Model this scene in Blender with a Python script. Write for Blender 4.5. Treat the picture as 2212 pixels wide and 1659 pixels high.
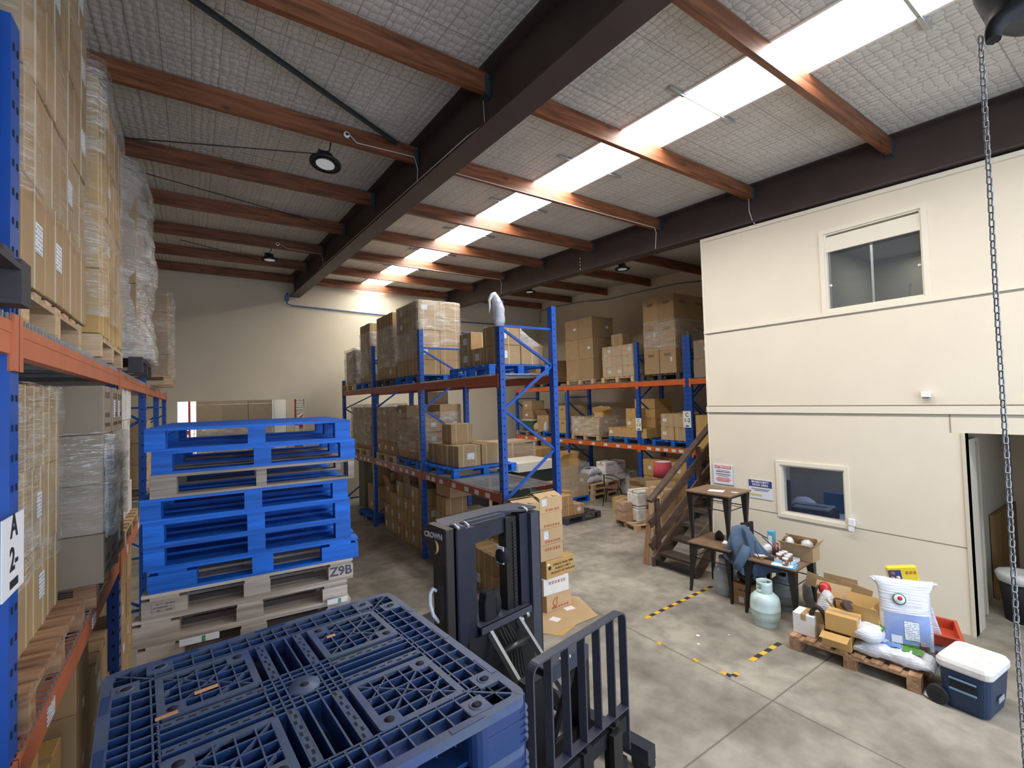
import bpy, bmesh, math, random
from mathutils import Vector, Matrix, Euler
random.seed(7)
C = bpy.context.scene.collection
for o in list(bpy.data.objects): bpy.data.objects.remove(o)
R = math.radians
# ------------------------------------------------------------------ camera
FPX = 1009.1; YAW, PIT, ROL = .5987655, .0309410, -.0296705
fw = Vector((math.sin(YAW)*math.cos(PIT), math.cos(YAW)*math.cos(PIT), math.sin(PIT)))
rt = Vector((math.cos(YAW), -math.sin(YAW), 0)); up = rt.cross(fw)
r2 = rt*math.cos(ROL)+up*math.sin(ROL); u2 = -rt*math.sin(ROL)+up*math.cos(ROL)
cam = bpy.data.cameras.new('camera'); cam.sensor_width = 36; cam.lens = FPX*36/2212
cam.clip_start = .05; cam.clip_end = 200
co = bpy.data.objects.new('camera', cam); C.objects.link(co)
m = Matrix((r2, u2, -fw)).transposed().to_4x4(); m.translation = Vector((0, 0, 2.7)); co.matrix_world = m
sc = bpy.context.scene; sc.camera = co
sc.view_settings.view_transform = 'Standard'; sc.view_settings.look = 'None'
sc.view_settings.exposure = 0.2; sc.view_settings.gamma = 1; sc.view_settings.use_curve_mapping = False
# ------------------------------------------------------------------ light
w = bpy.data.worlds.new('world'); sc.world = w; w.use_nodes = True
bg = w.node_tree.nodes['Background']; bg.inputs[0].default_value = (.62, .76, 1, 1); bg.inputs[1].default_value = 1.0
def area(name, loc, rot, sx, sy, power, col, spread=180):
    l = bpy.data.lights.new(name, 'AREA'); l.shape = 'RECTANGLE'; l.size = sx; l.size_y = sy
    l.energy = power; l.color = col; l.spread = R(spread)
    o = bpy.data.objects.new(name, l); o.location = loc; o.rotation_euler = rot; C.objects.link(o); return o
area('daylight_roller_door', (2.6, -3.6, 2.4), (R(90), 0, 0), 7.6, 4.2, 260, (.60, .76, 1))
area('daylight_next_bay', (2.5, 19.5, 3.4), (R(28), 0, 0), 4.5, 3.0, 240, (.95, .97, 1))
area('daylight_next_bay_far', (1.1, 15.2, 4.6), (0, 0, 0), 3.0, 1.6, 45, (1, .97, .92))
area('office_ceiling_panel', (8.6, 2.9, 2.30), (0, 0, 0), 1.2, .6, 11, (.55, .68, 1))
area('upper_office_panel', (8.8, 2.2, 4.80), (0, 0, 0), 1.2, .6, 14, (.9, .96, 1))
area('passage_panel', (8.2, .7, 2.35), (0, 0, 0), .8, .4, 1.6, (1, .92, .8))
SKY_E = 17.0
# ------------------------------------------------------------------ materials
MATS = {}
def nm(name): 
    m = bpy.data.materials.new(name); m.use_nodes = True
    nt = m.node_tree; return m, nt, nt.nodes['Principled BSDF'], nt.nodes.new('ShaderNodeTexCoord')
def mat(name, col, rough=.6, metal=0, noise=.0, nscale=4, bump=0, bscale=40, vary=0, stretch=(1,1,1), spec=None, sheen=0, dark=None, dscale=1.5, damt=.5, coat=0):
    """plain coloured surface with noise mottling, optional patches of a second colour and bump"""
    if name in MATS: return MATS[name]
    m, nt, b, tc = nm(name); N = nt.nodes.new; L = nt.links.new
    b.inputs['Roughness'].default_value = rough; b.inputs['Metallic'].default_value = metal
    if spec is not None: b.inputs['Specular IOR Level'].default_value = spec
    if coat: b.inputs['Coat Weight'].default_value = coat; b.inputs['Coat Roughness'].default_value = .15
    c = tuple(col)+(1,)
    if not (noise or vary or dark or bump): b.inputs['Base Color'].default_value = c; MATS[name] = m; return m
    mp = N('ShaderNodeMapping'); mp.inputs['Scale'].default_value = stretch; L(tc.outputs['Object'], mp.inputs[0])
    out = None
    rgb = N('ShaderNodeRGB'); rgb.outputs[0].default_value = c; out = rgb.outputs[0]
    if dark:
        n = N('ShaderNodeTexNoise'); n.inputs['Scale'].default_value = dscale; n.inputs['Detail'].default_value = 6; L(mp.outputs[0], n.inputs[0])
        rp = N('ShaderNodeMapRange'); rp.inputs[1].default_value = .45; rp.inputs[2].default_value = .7; rp.inputs[4].default_value = damt; L(n.outputs[0], rp.inputs[0])
        mx = N('ShaderNodeMix'); mx.data_type = 'RGBA'; L(rp.outputs[0], mx.inputs[0]); L(out, mx.inputs[6]); mx.inputs[7].default_value = tuple(dark)+(1,); out = mx.outputs[2]
    if noise:
        n = N('ShaderNodeTexNoise'); n.inputs['Scale'].default_value = nscale; n.inputs['Detail'].default_value = 5; L(mp.outputs[0], n.inputs[0])
        hs = N('ShaderNodeHueSaturation'); rp = N('ShaderNodeMapRange'); rp.inputs[1].default_value = .25; rp.inputs[2].default_value = .75
        rp.inputs[3].default_value = 1-noise; rp.inputs[4].default_value = 1+noise; L(n.outputs[0], rp.inputs[0]); L(rp.outputs[0], hs.inputs['Value']); L(out, hs.inputs['Color']); out = hs.outputs[0]
    if vary:
        oi = N('ShaderNodeObjectInfo'); hs = N('ShaderNodeHueSaturation'); rp = N('ShaderNodeMapRange'); rp.inputs[3].default_value = 1-vary; rp.inputs[4].default_value = 1+vary
        L(oi.outputs['Random'], rp.inputs[0]); L(rp.outputs[0], hs.inputs['Value']); L(out, hs.inputs['Color']); out = hs.outputs[0]
    L(out, b.inputs['Base Color'])
    if bump:
        n = N('ShaderNodeTexNoise'); n.inputs['Scale'].default_value = bscale; n.inputs['Detail'].default_value = 3; L(mp.outputs[0], n.inputs[0])
        bp = N('ShaderNodeBump'); bp.inputs['Strength'].default_value = bump; bp.inputs['Distance'].default_value = .01; L(n.outputs[0], bp.inputs['Height']); L(bp.outputs[0], b.inputs['Normal'])
    MATS[name] = m; return m
def emis(name, col, s):
    m, nt, b, tc = nm(name); b.inputs['Base Color'].default_value = (.8,.8,.8,1)
    b.inputs['Emission Color'].default_value = tuple(col)+(1,); b.inputs['Emission Strength'].default_value = s; MATS[name] = m; return m
def film(name, col=(.86,.84,.80), alpha=.10, rough=.12, scale=3, dirv=(1,1,3), bump=.5, amax=.5, streak=.8):
    """clear stretch film: mostly see-through and glossy, with fine crease lines whose pale streaks paint in glints"""
    if name in MATS: return MATS[name]
    m, nt, b, tc = nm(name); N = nt.nodes.new; L = nt.links.new
    b.inputs['Base Color'].default_value = tuple(col)+(1,); b.inputs['Roughness'].default_value = rough; b.inputs['Specular IOR Level'].default_value = 1.0
    def noise(sc_, sv, rot, dist=0, det=3):
        mp = N('ShaderNodeMapping'); mp.inputs['Scale'].default_value = sv; mp.inputs['Rotation'].default_value = rot; L(tc.outputs['Object'], mp.inputs[0])
        n = N('ShaderNodeTexNoise'); n.inputs['Scale'].default_value = sc_; n.inputs['Detail'].default_value = det; n.inputs['Distortion'].default_value = dist; L(mp.outputs[0], n.inputs[0]); return n.outputs[0]
    def rng(sock, a0, a1, b0, b1):
        r = N('ShaderNodeMapRange'); r.inputs[1].default_value = a0; r.inputs[2].default_value = a1; r.inputs[3].default_value = b0; r.inputs[4].default_value = b1; L(sock, r.inputs[0]); return r.outputs[0]
    def mt(op, a0, b0):
        n = N('ShaderNodeMath'); n.operation = op; L(a0, n.inputs[0])
        if hasattr(b0, 'type'): L(b0, n.inputs[1])
        else: n.inputs[1].default_value = b0
        return n.outputs[0]
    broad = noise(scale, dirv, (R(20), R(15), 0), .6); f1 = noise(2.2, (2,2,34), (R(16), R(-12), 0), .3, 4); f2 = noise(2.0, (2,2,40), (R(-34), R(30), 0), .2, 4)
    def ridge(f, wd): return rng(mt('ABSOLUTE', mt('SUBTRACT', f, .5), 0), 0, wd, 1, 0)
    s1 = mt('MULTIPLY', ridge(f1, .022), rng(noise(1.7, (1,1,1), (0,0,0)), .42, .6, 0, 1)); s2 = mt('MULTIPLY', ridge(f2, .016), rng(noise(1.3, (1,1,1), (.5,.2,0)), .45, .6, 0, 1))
    st = mt('MULTIPLY', mt('MAXIMUM', s1, s2), streak)  # pale crease-like streaks painted in place of bright glints on the film
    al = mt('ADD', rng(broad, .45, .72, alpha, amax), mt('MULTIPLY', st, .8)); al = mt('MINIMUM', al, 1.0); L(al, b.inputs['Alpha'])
    h = mt('ADD', broad, mt('MULTIPLY', f1, .6)); bp = N('ShaderNodeBump'); bp.inputs['Strength'].default_value = bump; bp.inputs['Distance'].default_value = .03; L(h, bp.inputs['Height']); L(bp.outputs[0], b.inputs['Normal'])
    MATS[name] = m; return m
def m_floor():
    m, nt, b, tc = nm('concrete_floor'); N = nt.nodes.new; L = nt.links.new
    def noise(s, d=6, dist=0):
        n = N('ShaderNodeTexNoise'); n.inputs['Scale'].default_value = s; n.inputs['Detail'].default_value = d; n.inputs['Distortion'].default_value = dist; L(tc.outputs['Object'], n.inputs[0]); return n.outputs[0]
    cr = N('ShaderNodeValToRGB'); L(noise(1.1, 8, .6), cr.inputs[0]); e = cr.color_ramp.elements
    e[0].position = .3; e[0].color = (.215,.190,.150,1); e[1].position = .7; e[1].color = (.44,.400,.330,1)
    cr2 = N('ShaderNodeValToRGB'); L(noise(5.5, 9, .3), cr2.inputs[0]); e = cr2.color_ramp.elements; e[0].position = .3; e[0].color = (.62,.62,.62,1); e[1].position = .62; e[1].color = (1.05,1.05,1.05,1)
    mx = N('ShaderNodeMix'); mx.data_type = 'RGBA'; mx.blend_type = 'MULTIPLY'; mx.inputs[0].default_value = .75; L(cr.outputs[0], mx.inputs[6]); L(cr2.outputs[0], mx.inputs[7])
    out = mx.outputs[2]
    # saw-cut joints of the slab
    sp = N('ShaderNodeSeparateXYZ'); L(tc.outputs['Object'], sp.inputs[0])
    def line(sock, pos, wd=.008):
        a = N('ShaderNodeMath'); a.operation = 'SUBTRACT'; L(sp.outputs[sock], a.inputs[0]); a.inputs[1].default_value = pos
        c = N('ShaderNodeMath'); c.operation = 'ABSOLUTE'; L(a.outputs[0], c.inputs[0])
        d = N('ShaderNodeMath'); d.operation = 'LESS_THAN'; L(c.outputs[0], d.inputs[0]); d.inputs[1].default_value = wd; return d.outputs[0]
    lines = [line(0, 4.15), line(1, 2.2), line(1, 6.9), line(1, 11.5), line(0, 8.7, .006), line(1, -2.4)]
    acc = lines[0]
    for l in lines[1:]:
        a = N('ShaderNodeMath'); a.operation = 'MAXIMUM'; L(acc, a.inputs[0]); L(l, a.inputs[1]); acc = a.outputs[0]
    sc_ = N('ShaderNodeMath'); sc_.operation = 'MULTIPLY'; sc_.inputs[1].default_value = .6; L(acc, sc_.inputs[0])
    mj = N('ShaderNodeMix'); mj.data_type = 'RGBA'; L(sc_.outputs[0], mj.inputs[0]); L(out, mj.inputs[6]); mj.inputs[7].default_value = (.07,.062,.05,1)
    L(mj.outputs[2], b.inputs['Base Color'])
    rp = N('ShaderNodeMapRange'); rp.inputs[3].default_value = .38; rp.inputs[4].default_value = .72; L(noise(3), rp.inputs[0]); L(rp.outputs[0], b.inputs['Roughness'])
    bp = N('ShaderNodeBump'); bp.inputs['Strength'].default_value = .12; bp.inputs['Distance'].default_value = .01; L(noise(30), bp.inputs['Height']); L(bp.outputs[0], b.inputs['Normal'])
    return m
def m_foil():
    """quilted roofing foil held up by hexagonal wire netting and straight wires"""
    m, nt, b, tc = nm('roof_foil'); N = nt.nodes.new; L = nt.links.new
    b.inputs['Roughness'].default_value = .62; b.inputs['Metallic'].default_value = .05
    def math_(op, a, v=None, c=None):
        n = N('ShaderNodeMath'); n.operation = op; L(a, n.inputs[0])
        if v is not None:
            if hasattr(v, 'type'): L(v, n.inputs[1])
            else: n.inputs[1].default_value = v
        return n.outputs[0]
    mp = N('ShaderNodeMapping'); mp.inputs['Scale'].default_value = (1, .82, 0); L(tc.outputs['Object'], mp.inputs[0])
    nz = N('ShaderNodeTexNoise'); nz.inputs['Scale'].default_value = 3; L(mp.outputs[0], nz.inputs[0])
    ad = N('ShaderNodeVectorMath'); ad.operation = 'MULTIPLY_ADD'; L(nz.outputs[1], ad.inputs[0]); ad.inputs[1].default_value = (.05,.05,0); L(mp.outputs[0], ad.inputs[2])
    vo = N('ShaderNodeTexVoronoi'); vo.feature = 'DISTANCE_TO_EDGE'; vo.inputs['Scale'].default_value = 15; vo.inputs['Randomness'].default_value = .42; L(ad.outputs[0], vo.inputs[0])
    wire = math_('LESS_THAN', vo.outputs[0], .055)
    v2 = N('ShaderNodeTexVoronoi'); v2.inputs['Scale'].default_value = 15; v2.inputs['Randomness'].default_value = .42; L(ad.outputs[0], v2.inputs[0])
    sp = N('ShaderNodeSeparateXYZ'); L(tc.outputs['Object'], sp.inputs[0])
    fx = math_('FRACT', math_('MULTIPLY', sp.outputs[0], 4.6)); lx = math_('LESS_THAN', fx, .035)
    fy = math_('FRACT', math_('MULTIPLY', sp.outputs[1], 1.2)); ly = math_('LESS_THAN', fy, .012)
    l2 = math_('MAXIMUM', lx, ly); al = math_('MAXIMUM', math_('MULTIPLY', wire, .42), math_('MULTIPLY', l2, .62))
    n3 = N('ShaderNodeTexNoise'); n3.inputs['Scale'].default_value = 1.2; n3.inputs['Detail'].default_value = 4; L(tc.outputs['Object'], n3.inputs[0])
    cr = N('ShaderNodeValToRGB'); L(n3.outputs[0], cr.inputs[0]); e = cr.color_ramp.elements; e[0].position = .3; e[0].color = (.56,.53,.48,1); e[1].position = .75; e[1].color = (.72,.69,.635,1)
    mx = N('ShaderNodeMix'); mx.data_type = 'RGBA'; L(al, mx.inputs[0]); L(cr.outputs[0], mx.inputs[6]); mx.inputs[7].default_value = (.16,.15,.14,1); L(mx.outputs[2], b.inputs['Base Color'])
    wv = N('ShaderNodeTexWave'); wv.inputs['Scale'].default_value = 4.2; wv.bands_direction = 'X'; wv.inputs['Distortion'].default_value = .35; wv.inputs['Detail'].default_value = 2; L(tc.outputs['Object'], wv.inputs[0])
    hh = N('ShaderNodeMath'); hh.operation = 'ADD'; L(math_('MULTIPLY', v2.outputs['Distance'], -1.6), hh.inputs[0]); L(math_('MULTIPLY', wv.outputs[1], .5), hh.inputs[1])
    bp = N('ShaderNodeBump'); bp.inputs['Strength'].default_value = .42; bp.inputs['Distance'].default_value = .014; L(hh.outputs[0], bp.inputs['Height']); L(bp.outputs[0], b.inputs['Normal'])
    return m
def m_wood(name, c1, c2, axis=0, rough=.55, sc_=1.0, knots=True):
    """timber with grain running along one axis"""
    if name in MATS: return MATS[name]
    m, nt, b, tc = nm(name); N = nt.nodes.new; L = nt.links.new; b.inputs['Roughness'].default_value = rough
    s = [14*sc_]*3; s[axis] = 1.1*sc_
    oi = N('ShaderNodeObjectInfo'); av = N('ShaderNodeVectorMath'); av.operation = 'MULTIPLY_ADD'; L(oi.outputs['Random'], av.inputs[0]); av.inputs[1].default_value = (37,53,71); L(tc.outputs['Object'], av.inputs[2])
    mp = N('ShaderNodeMapping'); mp.inputs['Scale'].default_value = s; L(av.outputs[0], mp.inputs[0])
    n = N('ShaderNodeTexNoise'); n.inputs['Scale'].default_value = 1.6; n.inputs['Detail'].default_value = 7; n.inputs['Distortion'].default_value = .5; L(mp.outputs[0], n.inputs[0])
    cr = N('ShaderNodeValToRGB'); L(n.outputs[0], cr.inputs[0]); e = cr.color_ramp.elements; e[0].position = .32; e[0].color = tuple(c1)+(1,); e[1].position = .68; e[1].color = tuple(c2)+(1,)
    out = cr.outputs[0]
    if knots:
        s2 = [3.0]*3; s2[axis] = 1.3; mp2 = N('ShaderNodeMapping'); mp2.inputs['Scale'].default_value = s2; L(av.outputs[0], mp2.inputs[0])
        v = N('ShaderNodeTexVoronoi'); v.inputs['Scale'].default_value = 1.5; L(mp2.outputs[0], v.inputs[0])
        rp = N('ShaderNodeMapRange'); rp.inputs[1].default_value = .03; rp.inputs[2].default_value = .13; rp.inputs[3].default_value = .8; rp.inputs[4].default_value = 0; L(v.outputs['Distance'], rp.inputs[0])
        mx = N('ShaderNodeMix'); mx.data_type = 'RGBA'; L(rp.outputs[0], mx.inputs[0]); L(out, mx.inputs[6]); mx.inputs[7].default_value = (c1[0]*.3, c1[1]*.3, c1[2]*.3, 1); out = mx.outputs[2]
    hs = N('ShaderNodeHueSaturation'); rp = N('ShaderNodeMapRange'); rp.inputs[3].default_value = .82; rp.inputs[4].default_value = 1.15; L(oi.outputs['Random'], rp.inputs[0]); L(rp.outputs[0], hs.inputs['Value']); L(out, hs.inputs['Color'])
    L(hs.outputs[0], b.inputs['Base Color'])
    bp = N('ShaderNodeBump'); bp.inputs['Strength'].default_value = .25; bp.inputs['Distance'].default_value = .004; L(n.outputs[0], bp.inputs['Height']); L(bp.outputs[0], b.inputs['Normal'])
    MATS[name] = m; return m
def m_lines(name, bgc, fgc, scale=90, axis=2, duty=.45, gap=.35):
    """printed sheet: rows of unreadable small print"""
    if name in MATS: return MATS[name]
    m, nt, b, tc = nm(name); N = nt.nodes.new; L = nt.links.new; b.inputs['Roughness'].default_value = .5
    sp = N('ShaderNodeSeparateXYZ'); L(tc.outputs['Object'], sp.inputs[0])
    def mt(op, a, v):
        n = N('ShaderNodeMath'); n.operation = op; L(a, n.inputs[0])
        if hasattr(v, 'type'): L(v, n.inputs[1])
        else: n.inputs[1].default_value = v
        return n.outputs[0]
    row = mt('LESS_THAN', mt('FRACT', mt('MULTIPLY', sp.outputs[axis], scale), 0), duty)
    nz = N('ShaderNodeTexNoise'); nz.inputs['Scale'].default_value = scale*1.1; L(tc.outputs['Object'], nz.inputs[0])
    al = mt('MULTIPLY', row, mt('GREATER_THAN', nz.outputs[0], gap+.1))
    mx = N('ShaderNodeMix'); mx.data_type = 'RGBA'; L(al, mx.inputs[0]); mx.inputs[6].default_value = tuple(bgc)+(1,); mx.inputs[7].default_value = tuple(fgc)+(1,); L(mx.outputs[2], b.inputs['Base Color'])
    MATS[name] = m; return m
def glass(name, tint=(.85,.9,.95), a=.18, r=.03):
    m, nt, b, tc = nm(name); b.inputs['Base Color'].default_value = (tint[0]*.2,tint[1]*.2,tint[2]*.2,1); b.inputs['Roughness'].default_value = r
    b.inputs['Alpha'].default_value = a; b.inputs['Specular IOR Level'].default_value = .9; MATS[name] = m; return m
CREAM = mat('cream_wall', (.66,.58,.435), .75, noise=.05, nscale=1.2, bump=.06, bscale=60)
OFFW = mat('office_panel', (.78,.70,.56), .6, noise=.03, nscale=2, bump=.05, bscale=80)
TRIMW = mat('cream_trim', (.80,.73,.60), .5)
SEAM = mat('panel_seam', (.30,.235,.17), .8)
STEELB = mat('brown_steel', (.052,.034,.028), .55, noise=.18, nscale=3, dark=(.09,.06,.05), dscale=1.2)
FLOORM = m_floor(); FOIL = m_foil()
PURL = m_wood('purlin_timber', (.095,.030,.011), (.29,.10,.038), 0, .5)
CARD = mat('cardboard', (.40,.265,.135), .72, noise=.07, nscale=6, vary=.13, bump=.05, bscale=25)
CARDL = mat('cardboard_light', (.52,.36,.195), .7, noise=.05, nscale=6, vary=.1, bump=.05, bscale=25)
CARDY = mat('cardboard_golden', (.56,.345,.12), .68, noise=.05, nscale=6, vary=.08)
CARDR = mat('cardboard_reddish', (.44,.24,.11), .7, noise=.06, nscale=6, vary=.1)
CARDG = mat('cardboard_greyish', (.30,.235,.165), .75, noise=.06, nscale=6, vary=.1)
CARDW = mat('cardboard_white', (.78,.76,.73), .6, noise=.04, nscale=6, vary=.05)
CARDIN = mat('cardboard_inside', (.30,.20,.11), .85)
TAPE = mat('packing_tape', (.46,.30,.15), .25, noise=.06, nscale=9)
STRAP = mat('strap_yellow', (.58,.55,.28), .45)
STRAPW = mat('strap_pale', (.60,.53,.38), .45)
LABEL = m_lines('shipping_label', (.86,.88,.92), (.36,.38,.44), 60, 2)
PAPER = mat('white_paper', (.86,.86,.88), .6)
RBLUE = mat('rack_blue', (.010,.085,.42), .36, noise=.08, nscale=5, vary=.05, dark=(.02,.05,.2), dscale=6, damt=.35)
RORANGE = mat('rack_orange', (.72,.135,.022), .42, noise=.08, nscale=8, dark=(.42,.10,.035), dscale=4, damt=.5)
RBROWN = mat('rack_orange_dull', (.42,.085,.026), .45, noise=.1, nscale=8, dark=(.25,.06,.03), dscale=4, damt=.5)
GALV = mat('galvanised_steel', (.46,.48,.49), .38, .75, noise=.1, nscale=12)
HOLE = mat('punched_hole', (.008,.01,.02), .8)
PBLUE = m_wood('pallet_blue_paint', (.0,.085,.42), (.008,.17,.75), 0, .6, 1, False)
PWOOD = m_wood('pallet_pale_timber', (.36,.29,.23), (.62,.54,.46), 0, .75)
PWOODW = m_wood('pallet_weathered_timber', (.22,.17,.13), (.46,.39,.32), 0, .8)
PWOODB = m_wood('pallet_brown_timber', (.24,.12,.06), (.50,.30,.17), 0, .7)
PWOODG = m_wood('pallet_new_timber', (.48,.32,.17), (.70,.50,.30), 0, .7)
PDARK = mat('pallet_dark_grey', (.055,.05,.055), .7, noise=.2, nscale=9)
PLAST = mat('blue_plastic', (.010,.040,.140), .42, noise=.10, nscale=5, dark=(.055,.075,.19), dscale=3, damt=.6)
PLASTT = mat('blue_plastic_scuffed', (.078,.108,.175), .5, noise=.18, nscale=12, dark=(.045,.075,.22), dscale=5, damt=.7)
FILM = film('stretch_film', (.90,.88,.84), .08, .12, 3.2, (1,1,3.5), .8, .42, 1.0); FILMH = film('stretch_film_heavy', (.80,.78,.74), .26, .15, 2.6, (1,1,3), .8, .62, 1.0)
FILMT = film('stretch_film_thin', (.92,.90,.86), .04, .10, 3.5, (1,1,4), .8, .20, .9)
BAGW = film('white_plastic_bag', (.88,.89,.92), .62, .25, 6, (1,1,1), .8, .95, .4)
NAVY = mat('machine_navy', (.013,.017,.034), .42, noise=.15, nscale=6, dark=(.03,.03,.04), dscale=9, damt=.5)
NAVYT = mat('machine_grey_paint', (.055,.06,.085), .45, noise=.15, nscale=20)
BROWNB = mat('machine_cover', (.028,.02,.018), .5, noise=.1)
BLACK = mat('black_steel', (.012,.012,.013), .4)
BLACKM = mat('black_matt', (.012,.012,.014), .8)
RUBB = mat('rubber', (.02,.02,.02), .7)
DWOOD = m_wood('stair_timber', (.060,.034,.022), (.13,.080,.055), 0, .65, 1, False)
DWOODY = m_wood('stair_tread_timber', (.055,.040,.032), (.15,.11,.09), 1, .65, 1, False)
TTOP = mat('table_top', (.20,.12,.07), .6, noise=.15, nscale=7, dark=(.30,.20,.12), dscale=4)
# ------------------------------------------------------------------ building helpers
class MB:
    def __init__(s): s.bm = bmesh.new()
    def box(s, c, d, rz=0, mi=0, rx=0, ry=0, taper=None):
        M = Matrix.Translation(c) @ Euler((rx, ry, rz)).to_matrix().to_4x4()
        hx, hy, hz = d[0]/2, d[1]/2, d[2]/2; vs = []
        for z in (-1, 1):
            t = 1 if (taper is None or z < 0) else taper
            for x, y in ((-1,-1),(1,-1),(1,1),(-1,1)): vs.append(s.bm.verts.new(M @ Vector((x*hx*t, y*hy*t, z*hz))))
        for f in ((3,2,1,0),(4,5,6,7),(0,1,5,4),(1,2,6,5),(2,3,7,6),(3,0,4,7)):
            s.bm.faces.new([vs[i] for i in f]).material_index = mi
        return s
    def bx(s, x0, x1, y0, y1, z0, z1, mi=0): return s.box(((x0+x1)/2,(y0+y1)/2,(z0+z1)/2), (abs(x1-x0),abs(y1-y0),abs(z1-z0)), mi=mi)
    def bar(s, a, b, wd, th, mi=0, upv=(0,0,1)):
        a = Vector(a); b = Vector(b); d = (b-a); L = d.length; d.normalize(); u = Vector(upv)
        if abs(d.dot(u)) > .98: u = Vector((1,0,0))
        sx = d.cross(u).normalized(); su = sx.cross(d).normalized()
        vs = []
        for p in (a, b):
            for i, j in ((-1,-1),(1,-1),(1,1),(-1,1)): vs.append(s.bm.verts.new(p+sx*i*wd/2+su*j*th/2))
        for f in ((0,1,2,3),(7,6,5,4),(0,4,5,1),(1,5,6,2),(2,6,7,3),(3,7,4,0)): s.bm.faces.new([vs[i] for i in f]).material_index = mi
        return s
    def tube(s, pts, r, seg=8, mi=0, caps=True, closed=False):
        pts = [Vector(p) for p in pts]; n = len(pts); rings = []; prev = None
        rr = r if isinstance(r, (list, tuple)) else [r]*n
        for i, p in enumerate(pts):
            if closed: t = pts[(i+1) % n]-pts[i-1]
            else: t = pts[min(i+1, n-1)]-pts[max(i-1, 0)]
            t.normalize()
            if prev is None:
                u = Vector((0,0,1)) if abs(t.z) < .9 else Vector((1,0,0)); prev = (u - t*u.dot(t)).normalized()
            else: prev = (prev - t*prev.dot(t)).normalized()
            q = t.cross(prev)
            rings.append([s.bm.verts.new(p+(prev*math.cos(2*math.pi*k/seg)+q*math.sin(2*math.pi*k/seg))*rr[i]) for k in range(seg)])
        m = n if closed else n-1
        for i in range(m):
            a, b = rings[i], rings[(i+1) % n]
            for k in range(seg):
                f = s.bm.faces.new((a[k], a[(k+1)%seg], b[(k+1)%seg], b[k])); f.material_index = mi; f.smooth = True
        if caps and not closed:
            s.bm.faces.new(rings[0][::-1]).material_index = mi; s.bm.faces.new(rings[-1]).material_index = mi
        return s
    def lathe(s, prof, c=(0,0,0), seg=24, mi=0, cap=True, sx=1, sy=1):
        c = Vector(c); rings = []
        for r, z in prof: rings.append([s.bm.verts.new(c+Vector((r*sx*math.cos(2*math.pi*k/seg), r*sy*math.sin(2*math.pi*k/seg), z))) for k in range(seg)])
        for i in range(len(prof)-1):
            for k in range(seg):
                f = s.bm.faces.new((rings[i][k], rings[i][(k+1)%seg], rings[i+1][(k+1)%seg], rings[i+1][k])); f.material_index = mi; f.smooth = True
        if cap:
            if prof[0][0] > 1e-4: s.bm.faces.new(rings[0][::-1]).material_index = mi
            if prof[-1][0] > 1e-4: s.bm.faces.new(rings[-1]).material_index = mi
        return s
    def prism(s, poly, a, b, axis=2, mi=0):
        """polygon extruded along an axis from a to b"""
        def P(u, v, t):
            return Vector((t,u,v)) if axis == 0 else Vector((u,t,v)) if axis == 1 else Vector((u,v,t))
        lo = [s.bm.verts.new(P(u, v, a)) for u, v in poly]; hi = [s.bm.verts.new(P(u, v, b)) for u, v in poly]; n = len(poly)
        s.bm.faces.new(lo[::-1]).material_index = mi; s.bm.faces.new(hi).material_index = mi
        for i in range(n): s.bm.faces.new((lo[i], lo[(i+1)%n], hi[(i+1)%n], hi[i])).material_index = mi
        return s
    def quad(s, *p, mi=0): s.bm.faces.new([s.bm.verts.new(Vector(q)) for q in p]).material_index = mi; return s
    def mesh(s, name, mats, bevel=0):
        bm = s.bm
        bmesh.ops.recalc_face_normals(bm, faces=bm.faces[:])
        if bevel: bmesh.ops.bevel(bm, geom=bm.edges[:], offset=bevel, segments=1, affect='EDGES', clamp_overlap=True)
        me = bpy.data.meshes.new(name); bm.to_mesh(me); bm.free()
        for m in (mats if isinstance(mats, (list, tuple)) else [mats]): me.materials.append(m)
        return me
    def build(s, name, mats, parent=None, bevel=0, loc=None):
        return obj(name, s.mesh(name, mats, bevel), parent, loc)
def obj(name, me, parent=None, loc=None, rz=0):
    o = bpy.data.objects.new(name, me); C.objects.link(o)
    if parent: o.parent = parent
    if loc is not None: o.location = loc
    if rz: o.rotation_euler = (0, 0, rz)
    return o
LABELS = {}
def tag(o, label, cat, group=None, kind=None):
    if kind: o['kind'] = kind
    if label:
        nw = len(label.split())
        if not 4 <= nw <= 16: print('LABELLEN', nw, label)
        if label in LABELS and LABELS[label] != group: print('DUPLABEL', label)
        if label in LABELS and group is None: print('DUPLABEL', label)
        LABELS[label] = group; o['label'] = label
    if cat: o['category'] = cat
    if group: o['group'] = group
    return o
def thing(name, label, cat, loc=(0,0,0), rz=0, group=None):
    o = bpy.data.objects.new(name, None); o.empty_display_size = .1; C.objects.link(o); o.location = loc; o.rotation_euler = (0,0,rz)
    return tag(o, label, cat, group)
def struct(name, mb, mats, parent=None, bevel=0):
    o = mb.build(name, mats, parent, bevel); o['kind'] = 'structure'; return o
KIDS = {}
def kids(o): return [c for c in bpy.data.objects if c.parent == o]
def dup(root, loc, rz=None, label=None, cat=None, group=None, tree=None):
    """copy of a thing together with its parts and sub-parts"""
    if root.name not in KIDS: KIDS[root.name] = [(c, kids(c)) for c in kids(root)]
    r = root.copy(); C.objects.link(r); r.location = loc
    if rz is not None: r.rotation_euler = (0, 0, rz)
    for ch, gs in KIDS[root.name]:
        c = ch.copy(); C.objects.link(c); c.parent = r
        for g in gs: d = g.copy(); C.objects.link(d); d.parent = c
    if label: tag(r, label, cat or r.get('category'), group)
    return r
FONT = {}
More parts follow.
